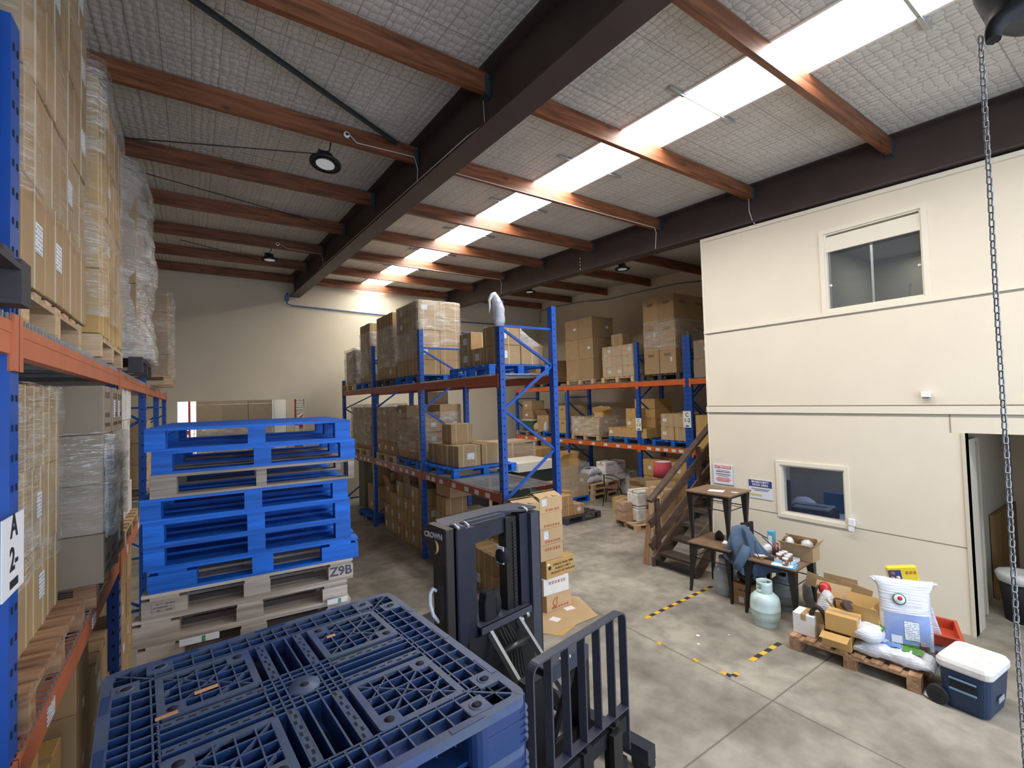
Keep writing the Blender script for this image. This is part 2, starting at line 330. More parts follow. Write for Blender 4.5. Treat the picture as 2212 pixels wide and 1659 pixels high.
def text_mesh(txt, size, mat_, ext=.0006, align='CENTER', sp=1.0, bold=0.0):
    cu = bpy.data.curves.new('t', 'FONT'); cu.body = txt; cu.size = size; cu.extrude = ext; cu.align_x = align; cu.align_y = 'CENTER'; cu.space_line = sp; cu.offset = bold; cu.resolution_u = 3
    t = bpy.data.objects.new('t', cu); C.objects.link(t); bpy.context.view_layer.update()
    me = bpy.data.meshes.new_from_object(t.evaluated_get(bpy.context.evaluated_depsgraph_get())); bpy.data.objects.remove(t); bpy.data.curves.remove(cu)
    me.materials.clear(); me.materials.append(mat_); return me
def text(name, txt, size, mat_, loc, face, parent=None, tilt=0, **k):
    """lettering on a face: '-x' and '-y' are the faces that look towards lower x or y, 'z' lies flat"""
    me = text_mesh(txt, size, mat_, **k); o = obj(name, me, parent, loc)
    B = {'-y': Matrix(((1,0,0),(0,0,-1),(0,1,0))), '-x': Matrix(((0,0,-1),(-1,0,0),(0,1,0))), '+x': Matrix(((0,0,1),(1,0,0),(0,1,0))), 'z': Matrix.Identity(3)}[face]
    o.rotation_euler = (B @ Matrix.Rotation(tilt, 3, 'Z')).to_euler(); return o
ORD = ['first','second','third','fourth','fifth','sixth','seventh','eighth','ninth','tenth','eleventh','twelfth']
# ------------------------------------------------------------------ building shell
WX0, WX1, WY0, WY1, OX, OY = -1.8, 10.8, -4.0, 13.95, 6.9, 4.48
SL = .04575
def roof(y): return 5.60 + SL*y
fl = MB(); fl.bx(WX0-.3, WX1+.3, WY0-6, 23, -.2, 0); struct('floor', fl, FLOORM)
SKX0, SKX1 = 4.10, 4.80
cl = MB()
for x0, x1 in ((WX0-.2, SKX0), (SKX1, WX1+.2)):
    y0, y1 = WY0-.2, WY1+.2
    for t in (0, .12): cl.quad((x0,y0,roof(y0)+t),(x1,y0,roof(y0)+t),(x1,y1,roof(y1)+t),(x0,y1,roof(y1)+t))
    cl.quad((x0,y0,roof(y0)),(x0,y1,roof(y1)),(x0,y1,roof(y1)+.12),(x0,y0,roof(y0)+.12)); cl.quad((x1,y0,roof(y0)),(x1,y1,roof(y1)),(x1,y1,roof(y1)+.12),(x1,y0,roof(y0)+.12))
struct('ceiling', cl, FOIL)
sk = MB(); sk.quad((SKX0,WY0,roof(WY0)+.10),(SKX1,WY0,roof(WY0)+.10),(SKX1,WY1,roof(WY1)+.10),(SKX0,WY1,roof(WY1)+.10))
o = struct('window_3', sk, emis('translucent_roof_panel', (1,.985,.96), SKY_E)); o['label'] = 'long translucent skylight strip glowing white between the two dark rafters'
fr = MB()
for x in (SKX0-.012, SKX1+.012):
    for k in range(1): fr.bar((x,WY0,roof(WY0)-.005),(x,WY1,roof(WY1)-.005), .03, .02)
struct('trim_1', fr, mat('skylight_edge', (.75,.68,.6), .5))
H = 6.6
wl = MB(); wl.bx(WX0-.2, WX0, WY0-.2, WY1+.2, 0, H); struct('wall_left', wl, CREAM)
wr = MB(); wr.bx(WX1, WX1+.2, OY, WY1+.2, 0, H); struct('wall_right', wr, CREAM)
FO = (-.33, 2.53, 2.86)                      # opening in the far wall
wf = MB(); wf.bx(WX0, FO[0], WY1, WY1+.2, 0, H); wf.bx(FO[1], WX1, WY1, WY1+.2, 0, H); wf.bx(FO[0], FO[1], WY1, WY1+.2, FO[2], H)
struct('wall_far', wf, CREAM)
wb = MB(); wb.bx(WX0, -1.2, WY0-.2, WY0, 0, H); wb.bx(6.4, OX, WY0-.2, WY0, 0, H); wb.bx(-1.2, 6.4, WY0-.2, WY0, 4.6, H); struct('wall_back', wb, CREAM)
# office block front (window and door openings are left in it)
U = (1.70, 2.70, 3.73, 4.74); LW = (2.60, 3.40, .96, 1.65); D = (-.2, 1.44, 0, 2.18)
of = MB(); T = .12
def wallx(mb, x0, x1, ya, yb, za, zb, holes):
    """wall of thickness x0-x1 with rectangular holes (y0,y1,z0,z1)"""
    ys = sorted({ya, yb}|{v for h in holes for v in h[:2]}); zs = sorted({za, zb}|{v for h in holes for v in h[2:]})
    for i in range(len(ys)-1):
        for j in range(len(zs)-1):
            cy_, cz_ = (ys[i]+ys[i+1])/2, (zs[j]+zs[j+1])/2
            if not any(h[0]<cy_<h[1] and h[2]<cz_<h[3] for h in holes): mb.bx(x0, x1, ys[i], ys[i+1], zs[j], zs[j+1])
wallx(of, OX, OX+T, WY0, OY, 0, 4.86, [U, LW, D])
for k in range(12):                          # sloping head of the partition under the rafter
    y0 = WY0+(OY-WY0)*k/12; y1 = WY0+(OY-WY0)*(k+1)/12
    of.prism([(y0,4.86),(y1,4.86),(y1,4.966+SL*y1),(y0,4.966+SL*y0)], OX, OX+T, 0)
bmesh.ops.remove_doubles(of.bm, verts=of.bm.verts[:], dist=1e-5)
struct('wall_office', of, OFFW)
oe = MB(); oe.prism([(OX+T,0),(WX1,0),(WX1,5.17),(OX+T,5.17)], OY-T, OY, 1); struct('wall_office_end', oe, OFFW)
tr = MB(); X = OX-.012
tr.bar((X,WY0,4.975+SL*WY0),(X,OY+.01,4.975+SL*OY), .024, .05)
tr.bx(X-.012, X+.012, WY0, OY+.012, 3.655, 3.70); tr.bx(X-.014, X+.012, WY0, OY+.02, 2.385, 2.475)
tr.bx(X, X+.012, OY-.03, OY+.006, 2.475, 5.17)
struct('trim_2', tr, TRIMW)
sm = MB()
for z in (3.648, 2.378, 2.481): sm.bx(X-.008, X+.012, WY0, OY, z, z+.007)
sm.bx(X+.008, X+.0125, 1.44, 2.6, .935, .943); sm.bx(X+.008, X+.0125, 3.4, OY, .94, .948); sm.bx(X+.008,X+.0125, 1.55, 1.56, 2.18, 2.385)
struct('trim_3', sm, SEAM)
ed = MB(); ed.bx(OX-.016, OX+T, OY, OY+.012, 0, 5.17); struct('trim_4', ed, TRIMW)
# rafters (I-beams) and purlins
def ibeam(name, xl, wdt, label):
    mb = MB(); y0, y1 = WY0, WY1-.01; xm = xl+wdt/2
    for a, b, t0, t1 in ((xl, xl+wdt, -.57, -.553), (xl, xl+wdt, -.02, -.002)):
        for (u, v) in ((a, b),): mb.prism([(y0,roof(y0)+t0),(y1,roof(y1)+t0),(y1,roof(y1)+t1),(y0,roof(y0)+t1)], u, v, 0)
    mb.prism([(y0,roof(y0)-.56),(y1,roof(y1)-.56),(y1,roof(y1)-.01),(y0,roof(y0)-.01)], xm-.008, xm+.008, 0)
    return tag(mb.build(name, STEELB), label, 'roof beam')
ra = ibeam('roof_rafter', 2.20, .25, 'dark brown steel rafter crossing the middle of the roof, left of the skylight')
rb_ = ibeam('roof_rafter', 6.82, .25, 'dark brown steel rafter running above the cream office wall')
PY = [13.72-1.68*k for k in range(11)]
bays = [('left', WX0, 2.31), ('middle', 2.34, 6.93), ('right', 6.96, WX1)]
for bn, x0, x1 in bays:
    for k, y in enumerate(PY):
        if y < WY0 or (bn == 'right' and y < OY): continue
        mb = MB(); zt = roof(y)-.012; mb.bx(x0, x1, y-.03, y+.03, zt-.20, zt)
        w_ = ORD[k] if k else 'last'
        side = {'left': 'in the bay left of the dark rafter', 'middle': 'crossing under the skylight', 'right': 'in the bay above the end racks'}[bn]
        lab = 'reddish timber purlin %s, %s' % (side, 'against the far wall' if k == 0 else '%s from the far wall' % ORD[k])
        po = mb.build('roof_purlin', PURL); tag(po, lab, 'roof beam', 'timber purlins, %s bay' % bn)
        if bn == 'right': continue
        for xe in ((x1,) if bn != 'middle' else (x0, x1)):
            s_ = -1 if xe == x1 else 1
            h = MB(); h.bx(xe+s_*.0, xe+s_*.012, y-.045, y+.045, zt-.235, zt-.02); h.bx(xe, xe+s_*.05, y-.036, y-.0305, zt-.225, zt-.03); h.bx(xe, xe+s_*.05, y-.036, y+.036, zt-.213, zt-.2085)
            h.build('hanger_bracket', mat('bracket_steel', (.05,.08,.10), .5, .3), po)
# adjoining bay seen through the far opening
NB = MB(); NB.bx(-3.2, -3.0, WY1+.2, 21, 0, 5.2); NB.bx(6.0, 6.2, WY1+.2, 21, 0, 5.2); NB.bx(-3.0, 6.0, 20.8, 21, 0, 5.2)
struct('wall_next_bay', NB, mat('white_block_wall', (.86,.85,.82), .7, noise=.04))
nc = MB(); nc.bx(-3.2, 6.2, WY1+.2, 21, 5.2, 5.3); struct('ceiling_next_bay', nc, mat('pale_ceiling', (.7,.7,.68), .8))
# apron outside the roller door behind the camera
# ------------------------------------------------------------------ office rooms behind the glass
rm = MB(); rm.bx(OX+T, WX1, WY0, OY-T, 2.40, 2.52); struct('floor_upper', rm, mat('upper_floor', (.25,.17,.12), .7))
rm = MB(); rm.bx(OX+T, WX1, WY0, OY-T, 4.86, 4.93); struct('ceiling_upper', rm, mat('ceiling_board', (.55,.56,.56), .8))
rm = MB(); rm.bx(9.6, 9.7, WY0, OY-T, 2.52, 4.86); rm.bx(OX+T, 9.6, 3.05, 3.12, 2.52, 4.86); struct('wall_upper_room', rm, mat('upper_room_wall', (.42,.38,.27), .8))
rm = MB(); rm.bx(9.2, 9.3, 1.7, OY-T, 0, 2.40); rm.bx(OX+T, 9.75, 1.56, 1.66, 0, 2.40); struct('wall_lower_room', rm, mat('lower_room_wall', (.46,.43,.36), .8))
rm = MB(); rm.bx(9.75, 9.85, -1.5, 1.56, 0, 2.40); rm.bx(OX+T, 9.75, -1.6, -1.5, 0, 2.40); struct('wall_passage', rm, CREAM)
def frame(mb, x0, x1, y0, y1, z0, z1, t):
    mb.bx(x0, x1, y0-t, y0, z0-t, z1+t); mb.bx(x0, x1, y1, y1+t, z0-t, z1+t); mb.bx(x0, x1, y0, y1, z0-t, z0); mb.bx(x0, x1, y0, y1, z1, z1+t)
GLS = glass('window_glass', (.5,.6,.7), .34, .02); GLL = glass('lower_window_glass', (.3,.4,.7), .16, .02)
wn = MB(); frame(wn, OX-.02, OX+.0, U[0], U[1], U[2], U[3], .055); frame(wn, OX+.0, OX+T, U[0]+.02, U[1]-.02, U[2]+.02, U[3]-.02, .02)
wn1 = struct('window_1', wn, TRIMW)
q = MB(); q.bx(OX+.008, OX+.03, U[0]+.02, U[1]-.0, U[3]-.21, U[3]-.045); q.bx(OX-.004, OX+.03, U[0]+.01, U[1]-.01, U[3]-.245, U[3]-.20); q.build('blind_box', TRIMW, wn1)
q = MB(); q.bx(OX+.05, OX+.058, U[0]+.02, U[1]-.02, U[2]+.02, U[3]-.2); q.build('pane', GLS, wn1)
q = MB(); q.bx(OX+.045, OX+.064, 2.19, 2.215, U[2]+.02, U[3]-.2); q.build('pane_joint', GALV, wn1)
for y, z in ((1.75, 4.10), (2.66, 4.06)):
    q = MB(); q.lathe([(.0,0),(.016,0),(.016,.012),(.0,.014)], seg=16); e = q.build('suction_pad', PAPER, wn1); e.location = (OX+.05, y, z); e.rotation_euler = (0, R(-90), 0)
wn = MB(); frame(wn, OX-.02, OX+.0, LW[0], LW[1], LW[2], LW[3], .05); frame(wn, OX+.0, OX+T, LW[0]+.02, LW[1]-.02, LW[2]+.02, LW[3]-.02, .02)
wn2 = struct('window_2', wn, TRIMW)
q = MB(); q.bx(OX+.05, OX+.058, LW[0]+.02, LW[1]-.02, LW[2]+.02, LW[3]-.02); q.build('pane', GLL, wn2)
# doorway lining
dj = MB(); dj.bx(OX-.016, OX+T+.0, D[1], D[1]+.03, 0, D[3]+.0); dj.bx(OX+T, OX+T+.25, D[1]-.0, D[1]+.06, 0, 2.1); dj.bx(OX-.016, OX+T, D[0]-.03, D[0], 0, D[3])
struct('door_1', dj, mat('door_lining', (.62,.56,.44), .6))
# ------------------------------------------------------------------ pallet racking
RORANGEA = mat('rack_orange_dusty', (.60,.17,.075), .5, noise=.1, nscale=8, dark=(.35,.12,.07), dscale=4, damt=.5)
INK = mat('black_ink', (.02,.02,.022), .6)
def rack(label, xf, xb, ys, tops, levels, om, tags=(), half=None, near_open=False):
    """xf front face, xb back face, ys post positions, tops upright heights, levels heights of beam tops"""
    t = thing('pallet_rack', label, 'rack', (xf, ys[0], 0)); O = Vector((xf, ys[0], 0)); s = 1 if xb > xf else -1
    for i, y in enumerate(ys):
        for side, x in (('f', xf), ('b', xb)):
            mb = MB(); ztop = tops[i]; xo = x if side == 'f' else x-s*.075; a, b = sorted((xo-xf, xo-xf+s*.075)); yy = y-ys[0]
            mb.bx(a, b, yy, yy+.095, 0, ztop)
            fx = xo-xf-s*.001 if side == 'f' else None
            z = .15
            while z < ztop-.03:
                for dy in (.022, .066):
                    if side == 'f': mb.box((xo-xf-s*.001, yy+dy+.004, z), (.003,.012,.022), mi=1)
                mb.box((xo-xf+s*.035, yy-.001, z), (.014,.003,.022), mi=1)
                z += .1 if i < 3 else .15
            mb.bx(a-.02, b+.02, yy-.02, yy+.115, 0, .006)
            mb.build('upright_post', [RBLUE, HOLE], t)
        x0, x1 = s*.075, (xb-xf)-s*.075; yy = y-ys[0]+.045; z = .25; k = 0
        def brace(za, zb): 
            mb = MB(); mb.bar((x0,yy,za),(x1,yy,zb), .03, .035, upv=(0,1,0)); mb.build('brace', RBLUE, t)
        brace(.2, .2); brace(tops[i]-.32, tops[i]-.32)
        while z < tops[i]-.9:
            brace(z, z+.56) if k % 2 == 0 else brace(z+.56, z); z += .58; k += 1
        if tops[i]-.34-z > .15: (brace(z, tops[i]-.36) if k % 2 == 0 else brace(tops[i]-.36, z))
    for i in range(len(ys)-1):
        y0, y1 = ys[i]-ys[0]+.095, ys[i+1]-ys[0]
        for lv in levels:
            for side, x in (('f', xf), ('b', xb)):
                xx = x-xf+(-s*.0 if side == 'f' else s*0); mb = MB(); a, b = (xx-s*.004, xx+s*.045) if side == 'f' else (xx-s*.045, xx+s*.004)
                a, b = sorted((a, b)); mb.bx(a, b, y0, y1, lv-.115, lv-.004); mb.bx(a-.002, b+.002, y0, y1, lv-.045, lv-.035)
                bo = mb.build('beam', om, t)
                for ye in (y0, y1):
                    c = MB(); sg = -1 if ye == y0 else 1; c.bx(xx-s*.012, xx+s*.006 if side=='f' else xx+s*.012, ye, ye+sg*.05, lv-.17, lv+.02) if side == 'f' else c.bx(xx-s*.006, xx+s*.012, ye, ye+sg*.05, lv-.17, lv+.02)
                    c.build('end_connector', om, bo)
                if side == 'f' and (lv == levels[0]):
                    for ty in tags:
                        yy = y0+(y1-y0)*ty; c = MB(); c.bx(xx-s*.0085, xx-s*.005, yy-.06, yy+.06, lv-.095, lv-.03); c.build('location_label', LABEL, bo)
            # wire mesh deck
            d = MB(); n = int((y1-y0)/.05); X0, X1 = sorted((s*.004, xb-xf-s*.004))
            for k in range(n+1): yy = y0+(y1-y0)*(k+.5)/(n+1); d.bx(X0, X1, yy-.003, yy+.003, lv+.014, lv+.020); xe = s*.002; d.bx(xe-.003, xe+.003, yy-.007, yy+.007, lv-.004, lv+.020)
            for k in range(7): xx = X0+(X1-X0)*(k+.5)/7; d.bx(xx-.004, xx+.004, y0, y1, lv+.008, lv+.0135)
            for k in range(3): yy = y0+(y1-y0)*(k+.5)/3; d.bx(X0+.05, X1-.05, yy-.03, yy+.03, lv-.02, lv+.0075)
            d.build('mesh_deck', GALV, t)
    return t
UP, LO = 3.01, 1.475
YB = [5.02, 7.58, 10.20, 12.66]; YC = [6.30, 7.66, 10.30, 12.86]; YA = [-.42, 2.20, 4.88, 7.50, 10.12, 12.74]
rB = rack('blue pallet rack with dull orange beams standing alone in the middle of the floor', 3.25, 4.20, YB, [3.97,3.95,3.95,3.3], [LO, UP], RBROWN, tags=(.12,.24,.36,.52,.7,.82,.9))
rC = rack('blue pallet rack with bright orange beams along the right-hand end wall', 8.95, 9.90, YC, [3.98,3.98,3.0,3.0], [LO, UP], RORANGE, tags=(.1,.25,.42,.6,.8))
rA = rack('blue pallet rack along the left wall, closest to the camera', -.50, -1.45, YA, [4.05,4.05,4.05,4.05,3.05,3.05], [LO+.06, UP], RORANGEA, tags=(.16,.55))
def sign(par, loc, face, lines, w_=.15, h_=.24, sz=.075):
    e = MB(); s = 1 if face == '+x' else -1
    if face == '-y': e.bx(-w_/2, w_/2, -.002, .002, -h_/2, h_/2); e.bx(-.04,.04,-.004,-.0021,-h_/2+.02,-h_/2+.045, 1)
    else: e.bx(-.002, .002, -w_/2, w_/2, -h_/2, h_/2); a, b = sorted((s*.0021, s*.004)); e.bx(a, b, -.04, .04, -h_/2+.02, -h_/2+.045, 1)
    o = e.build('bay_sign', [PAPER, INK], par); o.location = loc
    off = {'-y': (0,-.003,.035), '-x': (-.003,0,.035), '+x': (.003,0,.035)}[face]
    text('lettering', lines, sz, INK, off, face, o, sp=1.0, bold=.002); return o
# signs (their rack's own coordinates)
s1 = sign(rC, (-.012, YC[1]-YC[0]+.03, 1.98), '-x', 'C\n1-2', .17, .30, .10); s1.rotation_euler = (0, 0, R(0))
s2 = sign(rC, (-.012, .03, 2.13), '-x', 'C\n1-2', .20, .36, .12)
s3 = sign(rA, (.012, YA[1]-YA[0]-.015, 2.245), '+x', 'A\n2-', .22, .25, .105)
# film bag hung over the top of the front end upright of the middle rack
bg_ = MB(); n = 14
def bagshape(mb, c, prof, seg=20, amp=.02, seed=1, sx=1, sy=1):
    """soft crumpled body: stacked irregular rings, closed at both ends"""
    rnd = random.Random(seed); rings = []; ph = [rnd.uniform(0, 6.3) for _ in range(5)]
    for i, p in enumerate(prof):
        r, z = p[0], p[1]; ox, oy = (p[2], p[3]) if len(p) > 3 else (0, 0); ring = []
        for k in range(seg):
            a = 2*math.pi*k/seg; rr = r*(1+amp*6*(.5*math.sin(3*a+ph[0]+i*.7)+.4*math.sin(5*a+ph[1]-i*1.1)+.3*math.sin(2*a+ph[2]+i*.4)))+rnd.uniform(-amp, amp)*min(1, r*6)
            ring.append(mb.bm.verts.new(Vector(c)+Vector((ox+rr*sx*math.cos(a), oy+rr*sy*math.sin(a), z+rnd.uniform(-amp, amp)*.4))))
        rings.append(ring)
    for i in range(len(rings)-1):
        for k in range(seg): f = mb.bm.faces.new((rings[i][k], rings[i][(k+1)%seg], rings[i+1][(k+1)%seg], rings[i+1][k])); f.smooth = True
    mb.bm.faces.new(rings[0][::-1]); mb.bm.faces.new(rings[-1]); return mb
bagshape(bg_, (3.28,5.06,3.66), [(.055,-.02),(.075,.06),(.07,.14),(.08,.20),(.065,.28,-.02,0),(.06,.33,-.04,0),(.045,.38,-.06,0),(.02,.40,-.07,0)], 18, .012, 5)
bg_.tube([(3.22,5.04,4.05),(3.16,5.03,4.03),(3.12,5.03,3.96),(3.125,5.03,3.88),(3.115,5.03,3.80)], [.028,.025,.018,.012,.004], 8)
tag(bg_.build('plastic_bag', BAGW), 'crumpled clear plastic bag pulled over the tall end post of the middle rack', 'plastic bag')
# ------------------------------------------------------------------ timber pallets
PAL = {}
def pallet_proto(key, W, D, mt, h=.138, nb=7, bw=.10, wide=(.10,.10,.10), gap=None, long='x', label=None):
    """nine-block pallet with its base at z=0 and centre at the origin; deck boards run along x"""
    t = bpy.data.objects.new('timber_pallet', None); t.empty_display_size = .1; C.objects.link(t)
    bm_ = m_wood(mt.name, (0,0,0), (0,0,0)) if False else mt
    tb, sb, bb = .018, .018, .016; bh = h-tb-sb-bb
    for k in range(nb):
        y = -D/2+bw/2+(D-bw)*k/(nb-1); q = MB(); q.bx(-W/2, W/2, y-bw/2, y+bw/2, h-tb, h); q.build('deck_board', bm_, t)
    xs = (-W/2+wide[0]/2, 0, W/2-wide[2]/2)
    for x, wd in zip(xs, wide): q = MB(); q.bx(x-min(wd,.14)/2, x+min(wd,.14)/2, -D/2, D/2, h-tb-sb, h-tb-.0005); q.build('stringer_board', bm_, t)
    for j, y in enumerate((-D/2+.05, 0, D/2-.05)):
        for x, wd in zip(xs, wide): q = MB(); q.bx(x-wd/2, x+wd/2, y-.05, y+.05, bb, bb+bh); q.build('block', bm_, t)
        q = MB(); q.bx(-W/2, W/2, y-.05, y+.05, 0, bb-.0005); q.build('base_board', bm_, t)
    KIDS[t.name] = [(c, []) for c in bpy.data.objects if c.parent == t]; PAL[key] = t; return t
USED = set()
def pallet(key, loc, label, rz=0, group=None):
    p = PAL[key]
    if key not in USED:
        USED.add(key); p.location = loc; p.rotation_euler = (0, 0, rz); tag(p, label, 'pallet', group); return p
    return dup(p, loc, rz, label, 'pallet', group)
pallet_proto('blue', 1.16, 1.16, PBLUE); pallet_proto('blueS', 1.05, 1.16, PBLUE)
pallet_proto('wood', 1.10, 1.10, PWOODG); pallet_proto('brown', 1.05, 1.05, PWOODB, .144, 8, .09)
pallet_proto('dark', 1.05, 1.10, PDARK); pallet_proto('weath', 1.16, 1.16, PWOODW, wide=(.13,.06,.04))
pallet_proto('pale', 1.18, 1.16, PWOOD, wide=(.22,.15,.16)); pallet_proto('bluew', 1.19, 1.16, PBLUE, wide=(.24,.12,.24))
pallet_proto('small', .72, .86, PWOODG, .13, 5)
# ------------------------------------------------------------------ the tall stack of pallets
CHEPX, CHEPY, rz0 = .385, 4.02, R(-4.6)
stack = [('blue', 0,0,'top of the tall stack'), ('blue', .035,0,'second from the top of the tall stack'), ('weath', .02,-.0,'bare grey one between blue ones, third from the top of the stack'),
 ('blue', -.02,0,'fourth from the top of the tall stack'), ('blue', -.012,.0,'fifth from the top of the tall stack'), ('blue', -.008,0,'sixth from the top, with scuffed white corner, tall stack'),
 ('bluew', .03,0,'lowest blue one of the tall stack, white paint smear'), ('pale', -.01,0,'pale, stencilled Z9B, directly under the blue ones'), ('pale', -.045,0,'pale with weathered planks, ninth down the tall stack'),
 ('pale', -.03,0,'pale weathered, tenth down the tall stack'), ('pale', -.02,0,'pale, with white paper strip, eleventh down the tall stack'), ('weath', .02,0,'lower grey one, twelfth down the tall stack')]
PH = .1385; ztop = 2.585; nst = int(ztop/PH)
for k in range(nst):
    z = ztop-PH*(k+1)
    if k < len(stack): key, dx, dy, wrd = stack[k]
    else: key, dx, dy, wrd = ('pale' if k % 2 else 'weath'), random.uniform(-.02,.02), 0, '%s from the floor at the foot of the tall stack' % ORD[nst-1-k]
    nmz = {'blue':'blue timber pallet','bluew':'blue timber pallet with broad blocks','weath':'timber pallet','pale':'timber pallet'}[key]
    if k >= len(stack): nmz = 'weathered timber pallet'
    p = pallet(key, (CHEPX+dx, CHEPY+dy, z), '%s, %s' % (nmz, wrd), rz0+R(random.uniform(-.7,.7)))
    if key == 'pale' and wrd.startswith('pale, sten'):
        text('stencil_lettering', 'Z9B', .085, mat('stencil_ink', (.10,.09,.12), .8), (.51,-.5815,.062), '-y', p, bold=.002)
        q = MB(); q.bx(-.54,-.43,-.582,-.5805,.03,.085); q.build('burnt_stamp', m_lines('stamp', (.42,.36,.31), (.16,.13,.12), 55, 2), p)
# paper strips, block ends and scraps wedged in the stack
for (x, y, z, a, b, c, lab, nme, mt_) in ((.02,3.43,1.315,.20,.012,.035,'strip of white paper under the left of the pallet stack','paper_strip',PAPER), (.80,3.36,1.36,.13,.012,.03,'strip of white paper low on the right of the pallet stack','paper_strip',PAPER)):
    q = MB(); q.box((x, y, z), (a, b, c), rz=rz0); q.box((x+a*.1, y-.007, z), (.018, .003, c+.001), rz=rz0, mi=1); tag(q.build(nme, [mt_, mat('green_strap', (.08,.35,.16), .5)]), lab, 'paper')
# ------------------------------------------------------------------ cartons
PROTO = {}
def ring(mb, axis, pos, dx, dy, dz, wd=.012, t=.0025):
    if axis == 'y':                       # loop in the x-z plane at a given y
        mb.bx(-dx/2-t, -dx/2, pos-wd/2, pos+wd/2, 0, dz+t); mb.bx(dx/2, dx/2+t, pos-wd/2, pos+wd/2, 0, dz+t); mb.bx(-dx/2, dx/2, pos-wd/2, pos+wd/2, dz, dz+t)
    else:
        mb.bx(pos-wd/2, pos+wd/2, -dy/2-t, -dy/2, 0, dz+t); mb.bx(pos-wd/2, pos+wd/2, dy/2, dy/2+t, 0, dz+t); mb.bx(pos-wd/2, pos+wd/2, -dy/2, dy/2, dz, dz+t)
def on_face(mb, face, u0, u1, z0, z1, dx, dy, t=.002, lift=.0, mi=0):
    """flat patch on a side face, u measured along the face as seen from outside its centre"""
    if face == '-x': mb.bx(-dx/2-t-lift, -dx/2-lift, u0, u1, z0, z1, mi)
    elif face == '+x': mb.bx(dx/2+lift, dx/2+t+lift, u0, u1, z0, z1, mi)
    else: mb.bx(u0, u1, -dy/2-t-lift, -dy/2-lift, z0, z1, mi)
def glyphs(mb, face, u0, u1, z0, z1, n, dx, dy, rnd, t=.0012):
    """a row of block-like printed characters, too small to read"""
    w_ = (u1-u0)/n
    for i in range(n):
        a = u0+w_*(i+.12); b = u0+w_*(i+.88); h = z1-z0
        for q in range(3):
            z = z0+h*(.1+.36*q); on_face(mb, face, a, b, z, z+h*.14, dx, dy, t)
        for q in range(2):
            u = a+(b-a)*rnd.choice((.08,.3,.62,.8)); on_face(mb, face, u, u+(b-a)*.16, z0, z1, dx, dy, t)
def carton_proto(key, dims, mt, straps=(0,0), tape=True, label=None, marks=None, smat=None):
    dx, dy, dz = dims; parts = []; rnd = random.Random(str(key))
    b = MB(); b.bx(-dx/2, dx/2, -dy/2, dy/2, 0, dz); me = b.mesh('carton', mt, .004)
    if tape:
        q = MB(); w2 = .025
        if dx >= dy: q.bx(-dx/2-.001, dx/2+.001, -w2, w2, dz, dz+.001); q.bx(-dx/2-.001, -dx/2, -w2, w2, dz-.06, dz); q.bx(dx/2, dx/2+.001, -w2, w2, dz-.06, dz)
        else: q.bx(-w2, w2, -dy/2-.001, dy/2+.001, dz, dz+.001); q.bx(-w2, w2, -dy/2-.001, -dy/2, dz-.06, dz); q.bx(-w2, w2, dy/2, dy/2+.001, dz-.06, dz)
        parts.append(('packing_tape', q.mesh('packing_tape', TAPE)))
    for axis, n in (('y', straps[1]), ('x', straps[0])):
        L_ = dy if axis == 'y' else dx
        for k in range(n):
            q = MB(); ring(q, axis, L_*((k+.5)/n-.5)*1.1 if n > 1 else 0, dx, dy, dz); parts.append(('strap', q.mesh('strap', smat or STRAP)))
    if label:
        face, u, v, lw, lh = label; q = MB(); L_ = dy if face in ('-x','+x') else dx
        on_face(q, face, u*L_-lw/2, u*L_+lw/2, v*dz-lh/2, v*dz+lh/2, dx, dy, .002, .001); parts.append(('shipping_label', q.mesh('shipping_label', LABEL)))
    if marks:
        for face, kind in marks:
            L_ = dy if face in ('-x','+x') else dx; q = MB()
            if kind == 'red': glyphs(q, face, -L_*.32, L_*.38, dz*.12, dz*.26, 6, dx, dy, rnd); mm = mat('red_print', (.50,.06,.03), .6)
            elif kind == 'redtop': glyphs(q, face, -L_*.32, L_*.38, dz*.62, dz*.80, 6, dx, dy, rnd); mm = mat('red_print', (.50,.06,.03), .6)
            elif kind == 'dark': glyphs(q, face, -L_*.2, L_*.22, dz*.66, dz*.78, 4, dx, dy, rnd); mm = mat('brown_print', (.10,.06,.035), .7)
            elif kind == 'arrows':
                glyphs(q, face, -L_*.3, L_*.3, dz*.75, dz*.88, 3, dx, dy, rnd); glyphs(q, face, -L_*.35, L_*.35, dz*.14, dz*.22, 8, dx, dy, rnd); glyphs(q, face, -L_*.3, L_*.3, dz*.34, dz*.44, 4, dx, dy, rnd); mm = mat('brown_print', (.10,.06,.035), .7)
            parts.append(('printed_marks', q.mesh('printed_marks', mm)))
    PROTO[key] = (me, parts); return PROTO[key]
def carton(key, loc, label, rz=0, group=None):
    me, parts = PROTO[key]; o = obj('carton', me, None, loc, rz); tag(o, label, 'carton', group)
    for n_, pm in parts: obj(n_, pm, o)
    return o
COLS = ['nearest the camera','second along','third along','fourth along','fifth along','sixth along']
LAY = ['bottom layer','second layer','third layer','fourth layer','fifth layer','sixth layer','seventh layer']
